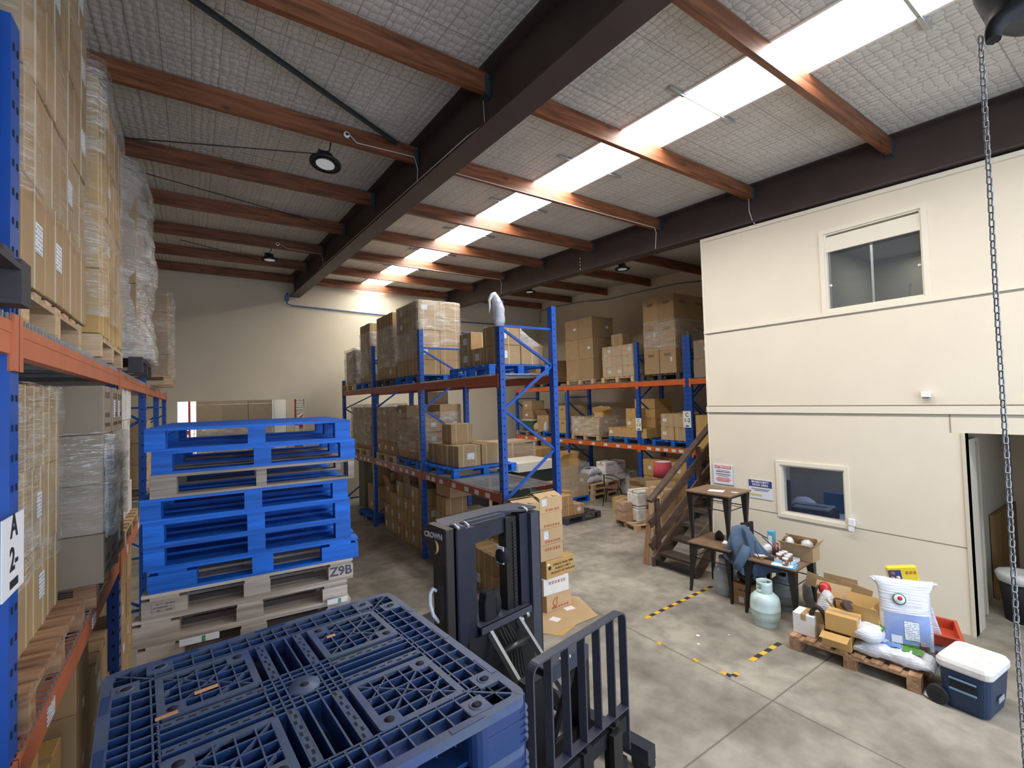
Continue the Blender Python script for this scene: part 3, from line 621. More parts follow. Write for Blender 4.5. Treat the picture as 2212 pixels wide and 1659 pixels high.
def load(place, adj, x0, y0, z0, dims, heights, mt, side='w', straps=(0,0), labels=.5, marks=None, rz=0, jit=.006, label_face=None, smat=None, lsz=(.10,.08), gap=.004, tape=True):
    """heights[iy][ix] layers; ix counts away from the aisle, iy away from the camera; x0 is the aisle face"""
    dx, dy, dz = dims; rnd = random.Random(place); s = 1 if side == 'w' else -1; lf = '-x' if side == 'w' else '+x'
    ky = [(place, 'plain')]; carton_proto(ky[0], dims, mt, straps, tape, None, marks, smat)
    if labels:
        for i, f in enumerate((lf, '-y')): k_ = (place, i); ky.append(k_); carton_proto(k_, dims, mt, straps, tape, (f, rnd.choice((-.22,.0,.2)), .52, lsz[0], lsz[1]), marks, smat)
    cr, sr = math.cos(rz), math.sin(rz); out = []
    for iy, row in enumerate(heights):
        for ix, n in enumerate(row):
            for k in range(n):
                hid = ix > 0 and iy > 0 and k < n-1 and heights[iy-1][ix] > k and row[ix-1] > k
                if hid: continue
                x = s*(ix+.5)*(dx+gap); y = (iy+.5)*(dy+gap); x, y = x*cr-y*sr, x*sr+y*cr
                key = ky[0]
                if labels and rnd.random() < labels: key = ky[2] if (iy == 0 and rnd.random() < .6) else ky[1]
                colw = COLS[iy]+(', aisle side' if ix == 0 else ', behind it' if ix == 1 and len(row) == 2 else ', wall side' if ix == len(row)-1 else ', in the middle') if len(row) > 1 else COLS[iy]
                if len(heights) == 1: colw = 'aisle side' if ix == 0 else 'wall side' if ix == len(row)-1 else 'middle'
                layer = LAY[k] if max(max(r) for r in heights) > 1 else ''
                lab = ('%s carton, %s, %s, %s' % (adj, layer, colw, place)) if layer else ('%s carton, %s, %s' % (adj, colw, place))
                out.append(carton(key, (x0+x+rnd.uniform(-jit,jit), y0+y+rnd.uniform(-jit,jit), z0+k*(dz+.003)), lab, rz+R(rnd.uniform(-1.2,1.2))))
    return out
def wrap(label, x0, x1, y0, y1, z0, z1, mt=None, bulge=.02, amp=.008, seed=1, top=True, nz=14, round_=.05, lean=0, prof=None, top_amp=None, name='stretch_wrap'):
    """crumpled film around a load, following its sides"""
    rnd = random.Random(seed); mb = MB(); cx_, cy_ = (x0+x1)/2, (y0+y1)/2; hx, hy = (x1-x0)/2+bulge, (y1-y0)/2+bulge; base = []
    def side(a, b, n): return [(a[0]+(b[0]-a[0])*i/n, a[1]+(b[1]-a[1])*i/n) for i in range(n)]
    r_ = round_; c4 = [(-hx+r_,-hy),(hx-r_,-hy),(hx,-hy+r_),(hx,hy-r_),(hx-r_,hy),(-hx+r_,hy),(-hx,hy-r_),(-hx,-hy+r_)]
    for i in range(8): base += side(c4[i], c4[(i+1)%8], 12 if i % 2 == 0 else 2)
    n = len(base); ph = [rnd.uniform(0,6.3) for _ in range(6)]; rings = []
    for j in range(nz+1):
        t = j/nz; z = z0+(z1-z0)*t; f = prof(t) if prof else 1; ring_ = []
        for k, (x, y) in enumerate(base):
            a = 2*math.pi*k/n; d = amp*(math.sin(9*a+ph[0]+t*11)+.7*math.sin(17*a-t*19+ph[1])+.6*math.sin(5*a+ph[2]+t*25))*.5+rnd.uniform(-amp, amp)*.6
            L_ = math.hypot(x, y); ring_.append(mb.bm.verts.new((cx_+x*f+x/L_*d+lean*t, cy_+y*f+y/L_*d, z+rnd.uniform(-.3,.3)*amp)))
        rings.append(ring_)
    for j in range(nz):
        for k in range(n): f = mb.bm.faces.new((rings[j][k], rings[j][(k+1)%n], rings[j+1][(k+1)%n], rings[j+1][k])); f.smooth = True
    if top:
        c = mb.bm.verts.new((cx_, cy_, z1+.01))
        for k in range(n): f = mb.bm.faces.new((rings[-1][k], rings[-1][(k+1)%n], c)); f.smooth = True
    return tag(mb.build(name, mt or FILM), label, 'plastic wrap')
def open_carton(label, loc, dims, mt, flaps=(100,100,100,100), rz=0, lab=None, inside=None, name='open_carton', group=None):
    """carton without lid, four flaps folded out by the given angles (0 is closed, 90 stands up); order -x, +x, -y, +y"""
    dx, dy, dz = dims; t = .004; b = MB(); b.bx(-dx/2, dx/2, -dy/2, dy/2, 0, t)
    b.bx(-dx/2, -dx/2+t, -dy/2, dy/2, t, dz); b.bx(dx/2-t, dx/2, -dy/2, dy/2, t, dz); b.bx(-dx/2+t, dx/2-t, -dy/2, -dy/2+t, t, dz); b.bx(-dx/2+t, dx/2-t, dy/2-t, dy/2, t, dz)
    o = tag(b.build(name, mt, None, 0, loc), label, 'carton', group); o.rotation_euler = (0, 0, rz)
    L_ = min(dx, dy)/2
    for i, a in enumerate(flaps):
        if a is None: continue
        a = R(a); c, s = math.cos(a), math.sin(a); q = MB()
        if i < 2:
            sg = -1 if i == 0 else 1; p0 = Vector((sg*dx/2, 0, dz)); p1 = p0+Vector((-sg*c*L_, 0, s*L_)); q.bar(p0, p1, dy-.01, .004)
        else:
            sg = -1 if i == 2 else 1; p0 = Vector((0, sg*dy/2, dz)); p1 = p0+Vector((0, -sg*c*L_, s*L_)); q.bar(p0, p1, dx-.01, .004)
        q.build('flap', mt, o)
    if lab: q = MB(); on_face(q, lab[0], lab[1]-.05, lab[1]+.05, lab[2]-.04, lab[2]+.04, dx, dy, .002); q.build('shipping_label', LABEL, o)
    if inside: q = MB(); q.bx(-dx/2+.006, dx/2-.006, -dy/2+.006, dy/2-.006, .006, dz*.8); q.build('contents', inside, o)
    return o
# ------------------------------------------------------------------ loads on the middle rack
b1, b2 = LO+.022, UP+.022; H1, H2 = b1+.141, b2+.141
pallet('blueS', (3.79,5.90,b2), 'blue timber pallet under low cartons, upper shelf, camera end of middle rack')
load('low load, middle rack top', 'strapped brown', 3.40, 5.32, H2, (.385,.355,.265), [[2,1],[1,1],[2,1]], CARD, 'w', (1,2), .7, lsz=(.12,.10))
pallet('blueS', (3.80,8.28,b2), 'blue timber pallet under the tallest film-wrapped load on the middle rack')
load('tallest load, middle rack top', 'strapped brown', 3.30, 7.74, H2, (.415,.345,.265), [[5,5],[5,5],[5,5]], CARD, 'w', (2,2), .35, lsz=(.12,.09))
wrap('glossy stretch film around the upper cartons of the tallest load, middle rack', 3.29,4.15,7.72,8.80,H2+.45,H2+1.34, FILM, .012,.006,3)
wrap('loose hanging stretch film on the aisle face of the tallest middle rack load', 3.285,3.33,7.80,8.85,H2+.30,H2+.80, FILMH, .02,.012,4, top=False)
pallet('dark', (3.78,9.45,b2), 'dark pallet under the second film-wrapped load along, middle rack top')
load('second tall load, middle rack top', 'brown', 3.31, 9.05, H2, (.40,.32,.265), [[5,5],[5,5],[5,5]], CARD, 'w', (2,2), .25)
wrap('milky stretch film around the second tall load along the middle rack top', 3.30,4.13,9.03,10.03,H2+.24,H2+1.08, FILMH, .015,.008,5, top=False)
pallet('blueS', (3.79,10.93,b2), 'blue timber pallet under the third wrapped load along, middle rack top')
load('third tall load, middle rack top', 'brown', 3.31, 10.52, H2, (.40,.36,.265), [[5,5],[5,5]], CARD, 'w', (2,2), .2)
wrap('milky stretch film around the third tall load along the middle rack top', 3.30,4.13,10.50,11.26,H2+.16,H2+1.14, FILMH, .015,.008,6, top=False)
pallet('wood', (3.80,12.20,b2), 'timber pallet under the white wrapped load at the far end, middle rack top')
load('far end load, middle rack top', 'dark brown', 3.34, 11.74, H2, (.39,.44,.21), [[4,4],[4,4]], mat('cardboard_darkbrown',(.20,.11,.06),.7,vary=.1), 'w', (0,0), 0)
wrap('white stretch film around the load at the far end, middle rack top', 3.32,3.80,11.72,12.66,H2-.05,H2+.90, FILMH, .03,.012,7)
q = MB(); g = [[q.bm.verts.new((3.80+.42*i/8, 5.34+.30*j/4, H2+.53-.27*(i/8)**.75+.012*math.sin(i*2+j))) for j in range(5)] for i in range(9)]
for i in range(8):
    for j in range(4): q.bm.faces.new((g[i][j], g[i+1][j], g[i+1][j+1], g[i][j+1])).smooth = True
g = [[q.bm.verts.new((3.80+.42*i/8, 5.335, H2+.268+(.262-.27*(i/8)**.75)*j/3)) for j in range(4)] for i in range(9)]
for i in range(8):
    for j in range(3): q.bm.faces.new((g[i][j], g[i+1][j], g[i+1][j+1], g[i][j+1])).smooth = True
bmesh.ops.remove_doubles(q.bm, verts=q.bm.verts[:], dist=.02)
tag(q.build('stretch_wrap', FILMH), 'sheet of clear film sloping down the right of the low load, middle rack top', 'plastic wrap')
# lower shelf
pallet('blue', (3.84,7.00-.0,b1), 'blue timber pallet holding a few strapped cartons, lower shelf, middle rack')
for i, (x, y, z, lab) in enumerate(((3.62,6.72,0,'in front on the lower shelf of the middle rack'),(4.08,6.78,0,'front right on the lower shelf of the middle rack'),(3.60,7.10,0,'behind the front one, lower shelf, middle rack'),(3.60,7.46,0,'at the back left, lower shelf of the middle rack'),(4.06,7.16,0,'at the back right, lower shelf of the middle rack'),(3.70,7.12,.333,'alone on top of the low group, middle rack lower shelf'))):
    k_ = ('L4', i); carton_proto(k_, (.40,.34,.33), CARD, (2,1), True, ('-y',.05,.5,.13,.10) if i in (0,2) else None); carton(k_, (x,y,H1+z), 'strapped brown carton %s' % lab, R(random.uniform(-2,2)))
pallet('blueS', (3.80,8.42,b1), 'blue timber pallet under the glossy wrapped load behind the second upright, lower shelf')
load('behind second upright, lower shelf', 'brown', 3.31, 7.86, H1, (.43,.50,.245), [[3,4],[4,5]], CARD, 'w', (0,0), .5, marks=None)
wrap('glossy stretch film dragged round the load behind the second upright, lower shelf', 3.30,4.16,7.84,8.86,H1+.15,H1+.86, FILM, .02,.014,8, top=False)
pallet('wood', (3.79,9.45,b1), 'timber pallet under the load with labels up its edge, lower shelf')
load('load with labelled edge, lower shelf', 'brown', 3.31, 8.93, H1, (.42,.40,.235), [[4,4],[4,4],[4,4]], CARD, 'w', (0,1), .6)
wrap('stretch film round the load with labels up its edge, lower shelf', 3.30,4.14,8.91,10.12,H1+.28,H1+.96, FILM, .014,.01,9, top=False)
pallet('wood', (3.79,11.18,b1), 'timber pallet under the loosely wrapped load, far end of lower shelf')
load('far loose load, lower shelf', 'brown', 3.33, 10.58, H1, (.40,.38,.235), [[4,4],[4,4],[4,4],[4,4]], CARD, 'w', (0,0), .4)
wrap('loose stretch film gathered over the load at the far end, lower shelf', 3.30,4.14,10.45,12.1,H1+.1,H1+1.02, FILMH, .02,.02,10)
# floor beneath the middle rack
load('floor under the middle rack', 'strapped brown', 3.36, 5.45, 0, (.40,.37,.275), [[2,3],[2,3],[3,3],[3,3],[4,3]], CARD, 'w', (2,2), .65, lsz=(.10,.13))
load('floor row past the second upright', 'strapped brown', 3.38, 7.72, 0, (.40,.37,.275), [[3,4],[4,3],[3,4],[4,3],[3,4],[2,4]], CARD, 'w', (0,2), .7, lsz=(.09,.12))
open_carton('open empty brown carton on the row behind the second upright of the middle rack', (3.60,7.92,.838), (.40,.38,.30), CARD, (95,120,100,60), 0, ('-x',0,.16))
open_carton('open carton with raised flaps on the floor row under the middle rack', (3.60,8.68,.838), (.40,.36,.28), CARDG, (100,80,130,95))
open_carton('tall open carton beside the third upright on the floor row', (3.60,9.82,.56), (.38,.34,.42), CARD, (110,90,85,100), 0, ('-x',0,.3))
open_carton('large pale open carton on the floor row in front of the second upright', (3.62,7.12,1.12), (.42,.52,.36), CARDL, (85,95,120,100))
pallet('blueS', (3.82,11.0,0), 'blue timber pallet on the floor past the third upright of the middle rack')
load('floor pallet past the third upright', 'brown', 3.50, 10.7, .142, (.42,.40,.30), [[2,3],[2,2]], CARD, 'w', (0,0), .5)
open_carton('narrow open carton on the floor pallet past the third upright', (3.72,11.12,.75), (.32,.32,.34), CARD, (95,100,110,90), 0, ('-x',0,.2))
# grey cabinet in the dark under the far bay
q = MB(); q.bx(3.6,4.1,12.1,12.6,0,1.2); tag(q.build('storage_cabinet', mat('cabinet_green_grey',(.16,.17,.13),.7), None, .01), 'dull green-grey cabinet on the floor under the far end of middle rack', 'cabinet')
# ------------------------------------------------------------------ loads on the end-wall rack
pallet('wood', (9.5,9.75,b2), 'timber pallet under the tall plain carton tower, end-wall rack top')
load('plain tower, end-wall rack top', 'large brown', 8.97, 9.20, H2, (.80,.56,.565), [[3],[3]], CARD, 'w', (0,0), .5, lsz=(.10,.07))
pallet('wood', (9.5,8.35,b2), 'timber pallet under the strapped film-wrapped group, end-wall rack top')
load('strapped group, end-wall rack top', 'strapped pale', 8.97, 7.82, H2, (.40,.345,.265), [[3,3],[3,3],[3,3]], CARDL, 'w', (2,2), .45)
carton_proto('c2top', (.40,.37,.29), CARD, (1,2), True, None); carton('c2top', (9.18,8.35,H2+.805), 'single strapped carton on top of the wrapped group, end-wall rack', R(4))
wrap('glossy film round the strapped group on the top shelf, end-wall rack', 8.96,9.78,7.80,8.88,H2+.02,H2+.78, FILMT, .012,.008,11, top=False)
pallet('dark', (9.5,7.05,b2), 'dark grey pallet under the printed carton tower, end-wall rack top')
load('printed tower, end-wall rack top', 'large brown', 8.97, 6.58, H2, (.62,.44,.60), [[3,3],[3,3]], CARD, 'w', (0,0), .3, marks=[('-x','dark'),('-y','dark')], lsz=(.05,.10))
wrap('stretch film round the lower part of the printed tower, end-wall rack', 8.96,10.22,6.56,7.48,H2+.55,H2+1.24, FILM, .014,.008,12, top=False)
pallet('dark', (9.5,11.9,b2), 'dark pallet at the far end of the end-wall rack top shelf')
load('far end, end-wall rack top', 'brown', 8.97, 11.35, H2, (.45,.45,.34), [[2,2],[1,1]], CARD, 'w', (0,0), .3)
# its lower shelf
pallet('blue', (9.55,6.85-.1,b1), 'faded blue pallet under labelled cartons near the stairs, end-wall rack')
load('labelled pair stacks, end-wall rack', 'strapped pale', 8.99, 6.36, H1, (.44,.355,.30), [[2,2],[2,2]], CARDL, 'w', (1,2), .7)
pallet('blue', (9.55,8.15,b1), 'faded blue pallet under stepped golden cartons, end-wall rack lower shelf')
load('stepped group, end-wall rack', 'golden brown', 8.99, 7.50, H1, (.33,.31,.235), [[1,4,4],[3,4,4],[1,3,3],[1,1,1]], CARDY, 'w', (0,0), .12)
pallet('wood', (9.5,9.62,b1), 'pale timber pallet under the low wrapped load, end-wall rack')
load('low wrapped load, end-wall rack', 'pale', 8.98, 9.08, H1, (.40,.36,.23), [[2,2],[2,2],[2,2]], CARDL, 'w', (0,0), .6)
wrap('glossy film round the low load with loose ends, end-wall rack', 8.96,9.8,9.06,10.20,H1,H1+.50, FILM, .02,.015,13)
open_carton('open carton resting on the low wrapped load, end-wall rack', (9.35,9.3,H1+.475), (.36,.30,.14), CARDY, (120,80,150,100), R(8))
pallet('blue', (9.55,10.95,b1), 'blue pallet under pale cartons stacked in pairs, end-wall rack')
load('pale pairs, end-wall rack', 'pale yellow', 8.99, 10.42, H1, (.42,.33,.40), [[2,2],[2,2]], CARDY, 'w', (0,0), .2, marks=[('-x','dark')])
pallet('weath', (9.5,12.3,b1), 'dark timber pallet with mixed goods, far end, end-wall rack')
carton_proto('m5a', (.5,.52,.30), CARD, (0,0), True, ('-x',.1,.5,.12,.08)); 
carton('m5a', (9.25,12.35,H1+.36), 'brown carton above the green crate, end-wall rack', R(3)); carton('m5a', (9.27,12.37,H1+.665), 'uppermost brown carton above the green crate, end-wall rack', R(-2))
q = MB(); q.box((9.25,12.35,H1+.18), (.5,.55,.34)); gc = tag(q.build('plastic_crate', mat('crate_green', (.03,.10,.06), .5), None, .01), 'dark green crate at the far end of the end-wall rack', 'crate')
q = MB(); q.box((9.25,12.35,H1+.345), (.53,.58,.03)); q.build('crate_lid', PAPER, gc)
open_carton('big open brown carton leaning beside the green crate, end-wall rack', (9.35,11.72,H1+.0), (.55,.45,.50), CARD, (130,60,150,60), R(14))
q = MB(); bagshape(q, (9.1,11.95,H1), [(.10,0),(.14,.08),(.12,.18),(.07,.25),(.02,.28)], 14, .02, 3); tag(q.build('paper_sack', CARDL), 'small crumpled brown paper sack on the end-wall rack', 'sack')
q = MB(); bagshape(q, (9.08,11.5,H1), [(.06,0),(.08,.10),(.06,.22),(.02,.30)], 12, .015, 8); tag(q.build('plastic_bag', BAGW), 'small white plastic bag on the end-wall rack far bay', 'plastic bag')
# bay of the end-wall rack hidden behind the stairs
rC2 = rack('short blue rack bay behind the stairs, against the end wall', 8.95, 9.90, [5.05, 6.20], [3.98,3.98], [LO, UP], RORANGE)
load('bay behind the stairs', 'strapped golden', 8.99, 5.35, b1, (.42,.40,.36), [[2,2],[2,2]], CARDY, 'w', (1,2), .5)
load('top shelf behind the stairs', 'brown', 8.99, 5.30, b2, (.45,.42,.40), [[3,3],[2,2]], CARDG, 'w', (0,0), .2)
# ------------------------------------------------------------------ loads on the left rack
bA = UP+.022; HA = bA+.145; bL = LO+.082; HL = bL+.141
pallet('wood', (-1.06,2.92,bA), 'pale timber pallet under the huge load high on the left rack')
load('huge load, left rack top', 'strapped brown', -.50, 2.36, HA, (.46,.286,.40), [[5,5],[5,5],[5,5],[5,5]], CARD, 'e', (1,1), .5, lsz=(.09,.12), smat=STRAPW)
wrap('glossy film criss-crossing the huge load high on the left rack', -1.45,-.49,2.34,3.53,HA+.33,HA+1.95, FILMT, .012,.008,21)
pallet('wood', (-1.02,4.32,bA), 'timber pallet under the second tall load high on the left rack')
load('second load, left rack top', 'golden brown', -.475, 3.78, HA, (.46,.26,.40), [[4,4],[4,4],[4,4],[4,4]], CARDY, 'e', (0,1), .3, smat=STRAPW)
wrap('bulging glossy film round the second tall load high on the left rack', -1.43,-.465,3.76,4.80,HA+.10,HA+1.72, FILM, .022,.012,22, prof=lambda t: 1.0+.02*math.sin(t*9))
pallet('dark', (-.90,5.85,bA), 'black pallet under the bulging wrapped bundle high on the left rack')
load('inside the bulging bundle', 'grey-brown', -.42, 5.38, HA, (.42,.46,.33), [[5,5],[5,5]], CARD, 'e', (0,0), .2)
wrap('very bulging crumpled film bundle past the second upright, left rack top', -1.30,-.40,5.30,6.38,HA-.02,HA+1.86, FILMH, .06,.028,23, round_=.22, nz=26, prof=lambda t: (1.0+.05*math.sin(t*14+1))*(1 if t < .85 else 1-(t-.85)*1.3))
pallet('wood', (-.80,8.75,bA), 'timber pallet under the small wrapped load far along the left rack top')
load('small far load, left rack top', 'brown', -.30, 8.3, HA, (.45,.40,.30), [[4,4],[4,4]], CARD, 'e', (0,0), .1)
wrap('thin film hanging off the small load far along the left rack top', -1.22,-.28,8.28,9.12,HA,HA+1.20, FILMT, .04,.02,24)
pallet('dark', (-.955,1.55,bA), 'dark grey pallet overhanging high at the extreme left, nearest bay')
load('nearest bay of the left rack top', 'brown', -.52, 1.28, HA, (.44,.42,.42), [[4,4],[4,4]], CARD, 'e', (1,2), .2)
# lower shelf of the left rack
pallet('brown', (-1.02,2.92,bL), 'weathered brown pallet sticking out of the left rack lower shelf')
load('near load, left rack lower shelf', 'strapped brown', -.60, 2.38, HL, (.42,.262,.372), [[3,3],[3,3],[3,3],[3,3]], CARD, 'e', (1,2), .4, smat=STRAP, lsz=(.08,.12))
wrap('glossy film criss-crossing the near load, left rack lower shelf', -1.45,-.59,2.36,3.46,HL+.30,HL+1.13, FILM, .014,.012,25)
pallet('brown', (-1.0,4.18,bL), 'weathered brown pallet under grey-sided cartons, left rack lower shelf')
load('grey-sided load, left rack lower shelf', 'grey-brown', -.435, 3.62, HL, (.46,.30,.285), [[4,4],[4,4],[4,4]], CARDG, 'e', (1,0), .55, marks=[('+x','arrows')], lsz=(.07,.11))
wrap('torn film round the grey-sided load, left rack lower shelf', -1.38,-.425,3.60,4.56,HL+.30,HL+.88, FILMT, .01,.008,26, top=False)
wrap('bunched film on the aisle face of the grey-sided load, left rack', -.46,-.42,3.7,4.52,HL+.25,HL+.86, FILMH, .015,.014,27, top=False)
pallet('wood', (-1.03,5.62,bL), 'timber pallet under the white load beyond the second upright, left rack')
load('white load past second upright, left rack', 'white', -.53, 5.10, HL, (.46,.34,.30), [[4,4],[4,4],[4,4]], CARDW, 'e', (0,0), .4)
pallet('wood', (-1.03,8.3,bL), 'timber pallet far along the left rack lower shelf')
load('far load, left rack lower shelf', 'pale', -.53, 7.75, HL, (.46,.36,.28), [[3,3],[3,3],[3,3]], CARDL, 'e', (0,0), .4)
# floor of the left rack
load('floor under the left rack', 'golden brown', -.60, 2.30, 0, (.44,.40,.32), [[3,4],[4,4],[3,4]], CARDY, 'e', (0,0), .3)
load('floor past film, left rack', 'brown', -.56, 3.62, 0, (.46,.42,.33), [[4,4],[3,4],[3,3]], CARDL, 'e', (0,0), .5, lsz=(.14,.10))
load('floor behind the pallet stack', 'brown', -.55, 5.1, 0, (.44,.42,.34), [[3,3],[4,3],[4,4]], CARD, 'e', (0,0), .3)
# ------------------------------------------------------------------ blue plastic pallets in front
def plastic_pallet():
    t = bpy.data.objects.new('plastic_pallet', None); t.empty_display_size = .1; C.objects.link(t)
    h = .57; H_ = .155; T0 = H_
    def rnd_sq(a, r, n=5):
        out = []
        for cx_, cy_, s0 in ((a-r, a-r, 0), (-a+r, a-r, 90), (-a+r, -a+r, 180), (a-r, -a+r, 270)):
            for k in range(n+1): an = R(s0+90*k/n); out.append((cx_+r*math.cos(an), cy_+r*math.sin(an)))
        return out
    q = MB(); o_, i_ = rnd_sq(h, .05), rnd_sq(h-.034, .03); n = len(o_)
    for zt, zb in ((T0, T0-.03),):
        vo = [q.bm.verts.new((x,y,zt)) for x, y in o_]; vi = [q.bm.verts.new((x,y,zt)) for x, y in i_]; wo = [q.bm.verts.new((x,y,zb)) for x, y in o_]; wi = [q.bm.verts.new((x,y,zb)) for x, y in i_]
        for k in range(n):
            l = (k+1) % n; q.bm.faces.new((vo[k],vo[l],vi[l],vi[k])); q.bm.faces.new((wo[k],wo[l],vo[l],vo[k])); q.bm.faces.new((vi[k],vi[l],wi[l],wi[k])); q.bm.faces.new((wi[k],wi[l],wo[l],wo[k]))
    rim = q
    for sx_ in (-1, 1):                       # darker recessed pads along the rim
        for u in (-.33, .0, .33):
            rim.box((sx_*(h-.017), u, T0+.0008), (.022,.12,.0016), mi=1); rim.box((u, sx_*(h-.017), T0+.0008), (.12,.022,.0016), mi=1)
    rim.build('deck_rim', [PLASTT, PLAST], t)
    g = MB(); rb = .0045; dp = .06
    def rib(x0, y0, x1, y1, w_=rb, d=dp, zt=T0-.001): g.bar((x0,y0,zt-d/2),(x1,y1,zt-d/2), w_, d)
    cells = [-.54,-.485,-.43]+[-.36,-.295,-.23,-.165,-.10,-.045,0,.045,.10,.165,.23,.295,.36]+[.43,.485,.54]
    for v in cells:
        rib(v, .415, v, h-.03); rib(v, -.415, v, -h+.03); rib(.415, v, h-.03, v); rib(-.415, v, -h+.03, v)
    for a in (.43, .485, .415):
        for s_ in (-1, 1): rib(-h+.03, s_*a, h-.03, s_*a); rib(s_*a, -h+.03, s_*a, h-.03)
    for s_ in (-1, 1):                         # walls of the central cross channels
        for a in (.025, .058, .085, .118):
            rib(-.42, s_*a, .42, s_*a, .005, .075); rib(s_*a, -.42, s_*a, .42, .005, .075)
    for sx_ in (-1,1):
        for sy_ in (-1,1): rib(sx_*.41, sy_*.41, sx_*(h-.012), sy_*(h-.012), .006, .07)
    g.build('deck_ribs', PLAST, t)
    e = MB()                                   # thin scuffed top edges of the ribs
    for v in cells:
        for (x0,y0,x1,y1) in ((v,.415,v,h-.03),(v,-.415,v,-h+.03),(.415,v,h-.03,v),(-.415,v,-h+.03,v)): e.bar((x0,y0,T0-.0005),(x1,y1,T0-.0005), .0055, .002)
    for a in (.43, .485, .415):
        for s_ in (-1, 1): e.bar((-h+.03,s_*a,T0-.0005),(h-.03,s_*a,T0-.0005), .0055, .002); e.bar((s_*a,-h+.03,T0-.0005),(s_*a,h-.03,T0-.0005), .0055, .002)
    for s_ in (-1, 1):
        for a in (.025, .058, .085, .118): e.bar((-.42,s_*a,T0-.0005),(.42,s_*a,T0-.0005), .006, .002); e.bar((s_*a,-.42,T0-.0005),(s_*a,.42,T0-.0005), .006, .002)
    for sx_ in (-1,1):
        for sy_ in (-1,1): e.bar((sx_*.41,sy_*.41,T0-.0005),(sx_*(h-.012),sy_*(h-.012),T0-.0005), .007, .002)
    e.build('rib_edges', PLASTT, t)
    for sx_ in (-1, 1):
        for sy_ in (-1, 1):
            cx_, cy_ = sx_*.265, sy_*.265; a = .14; q = MB(); z = T0
            for s_ in (-1, 1): q.bx(cx_-a, cx_+a, cy_+s_*a-.012, cy_+s_*a+.012, z-.012, z+.001); q.bx(cx_+s_*a-.012, cx_+s_*a+.012, cy_-a, cy_+a, z-.012, z+.001)
            for s1, s2 in ((1,1),(-1,-1),(1,-1),(-1,1)):
                if s1*sx_ == -1*s2*sy_*-1 or True:
                    px, py = cx_+s1*(a-.03), cy_+s2*(a-.03)
                    if (s1*sx_, s2*sy_) in ((1,-1),(-1,1)) : q.bx(px-.038, px+.038, py-.038, py+.038, z-.012, z+.0012); q.lathe([(.017,z+.0016),(.0,z+.0017)], (px,py,0), 12, mi=1); 
            q.build('deck_panel', [PLASTT, HOLE], t)
            q = MB()
            for k in range(1, 5):
                v = -a+2*a*k/5; q.bar((cx_+v,cy_-a,z-.03),(cx_+v,cy_+a,z-.03), .004, .058); q.bar((cx_-a,cy_+v,z-.03),(cx_+a,cy_+v,z-.03), .004, .058)
            q.build('panel_ribs', PLAST, t)
            q = MB(); q.bar((cx_-a,cy_-a,z-.008),(cx_+a,cy_+a,z-.008), .005, .016); q.bar((cx_-a,cy_+a,z-.008),(cx_+a,cy_-a,z-.008), .005, .016)
            q.bar((cx_-a,cy_,z-.008),(cx_,cy_+a,z-.008), .004, .016); q.bar((cx_,cy_-a,z-.008),(cx_+a,cy_,z-.008), .004, .016)
            for k in range(1, 5):
                v = -a+2*a*k/5; q.bar((cx_+v,cy_-a,z),(cx_+v,cy_+a,z), .005, .002); q.bar((cx_-a,cy_+v,z),(cx_+a,cy_+v,z), .005, .002)
            q.build('panel_bracing', PLASTT, t)
            # corner pads with holes
            for (px, py) in ((sx_*.50, sy_*.40), (sx_*.40, sy_*.50)):
                q = MB(); q.bx(px-.04, px+.04, py-.04, py+.04, z-.012, z+.0015); q.lathe([(.016,z+.0019),(.0,z+.002)], (px,py,0), 12, mi=1); q.lathe([(.026,z+.0015),(.024,z+.004),(.018,z+.004),(.017,z+.0016)], (px,py,0), 14, cap=False); q.build('corner_pad', [PLASTT, HOLE], t)
            # corner leg with its pleated skirt
            q = MB(); cx2, cy2 = sx_*(h-.11), sy_*(h-.11)
            poly = rnd_sq(.11, .045, 4); q.prism([(cx2+x, cy2+y) for x, y in poly], 0, T0-.065)
            q.build('corner_leg', PLAST, t)
            q = MB()
            for k in range(5): q.prism([(sx_*(h-.030)+x, sy_*(h-.030)+y) for x, y in rnd_sq(.0335, .030, 4)], .012+k*.024, .016+k*.024)
            q.prism([(sx_*(h-.111)+x, sy_*(h-.111)+y) for x, y in rnd_sq(.111, .046, 4)], T0-.066, T0-.03)
            q.build('leg_skirt', PLAST, t)
    q = MB(); q.lathe([(.0,T0+.002),(.052,T0+.002),(.052,T0-.03)], (0,0,0), 28); q.lathe([(.015,T0+.0025),(.0,T0+.0026)], (0,0,0), 12, mi=1); q.build('centre_hub', [PLASTT, HOLE], t)
    for axis in (0, 1):
        for s_ in (-1, 1):
            for r_ in (-1, 1):
                q = MB(); c0 = s_*.26; w0 = r_*.0715
                if axis == 0: q.bx(c0-.15, c0+.15, w0-.0125, w0+.0125, T0-.006, T0+.0005)
                else: q.bx(w0-.0125, w0+.0125, c0-.15, c0+.15, T0-.006, T0+.0005)
                for k in range(9):
                    u = c0-.132+k*.033
                    if axis == 0: q.bx(u-.010, u+.010, w0-.009+.008*(k%2), w0-.001+.008*(k%2), T0+.0006, T0+.0012, mi=1)
                    else: q.bx(w0-.009+.008*(k%2), w0-.001+.008*(k%2), u-.010, u+.010, T0+.0006, T0+.0012, mi=1)
                q.build('slotted_strip', [PLASTT, HOLE], t)
    for s_ in (-1, 1):                         # mid-side legs and bottom runners
        for ax in (0, 1):
            q = MB(); (q.bx(s_*(h-.10)-.09, s_*(h-.10)+.09, -.075, .075, 0, T0-.07) if ax == 0 else q.bx(-.075, .075, s_*(h-.10)-.09, s_*(h-.10)+.09, 0, T0-.07)); q.build('side_leg', PLAST, t)
    q = MB(); q.bx(-.08,.08,-.08,.08,0,T0-.075)
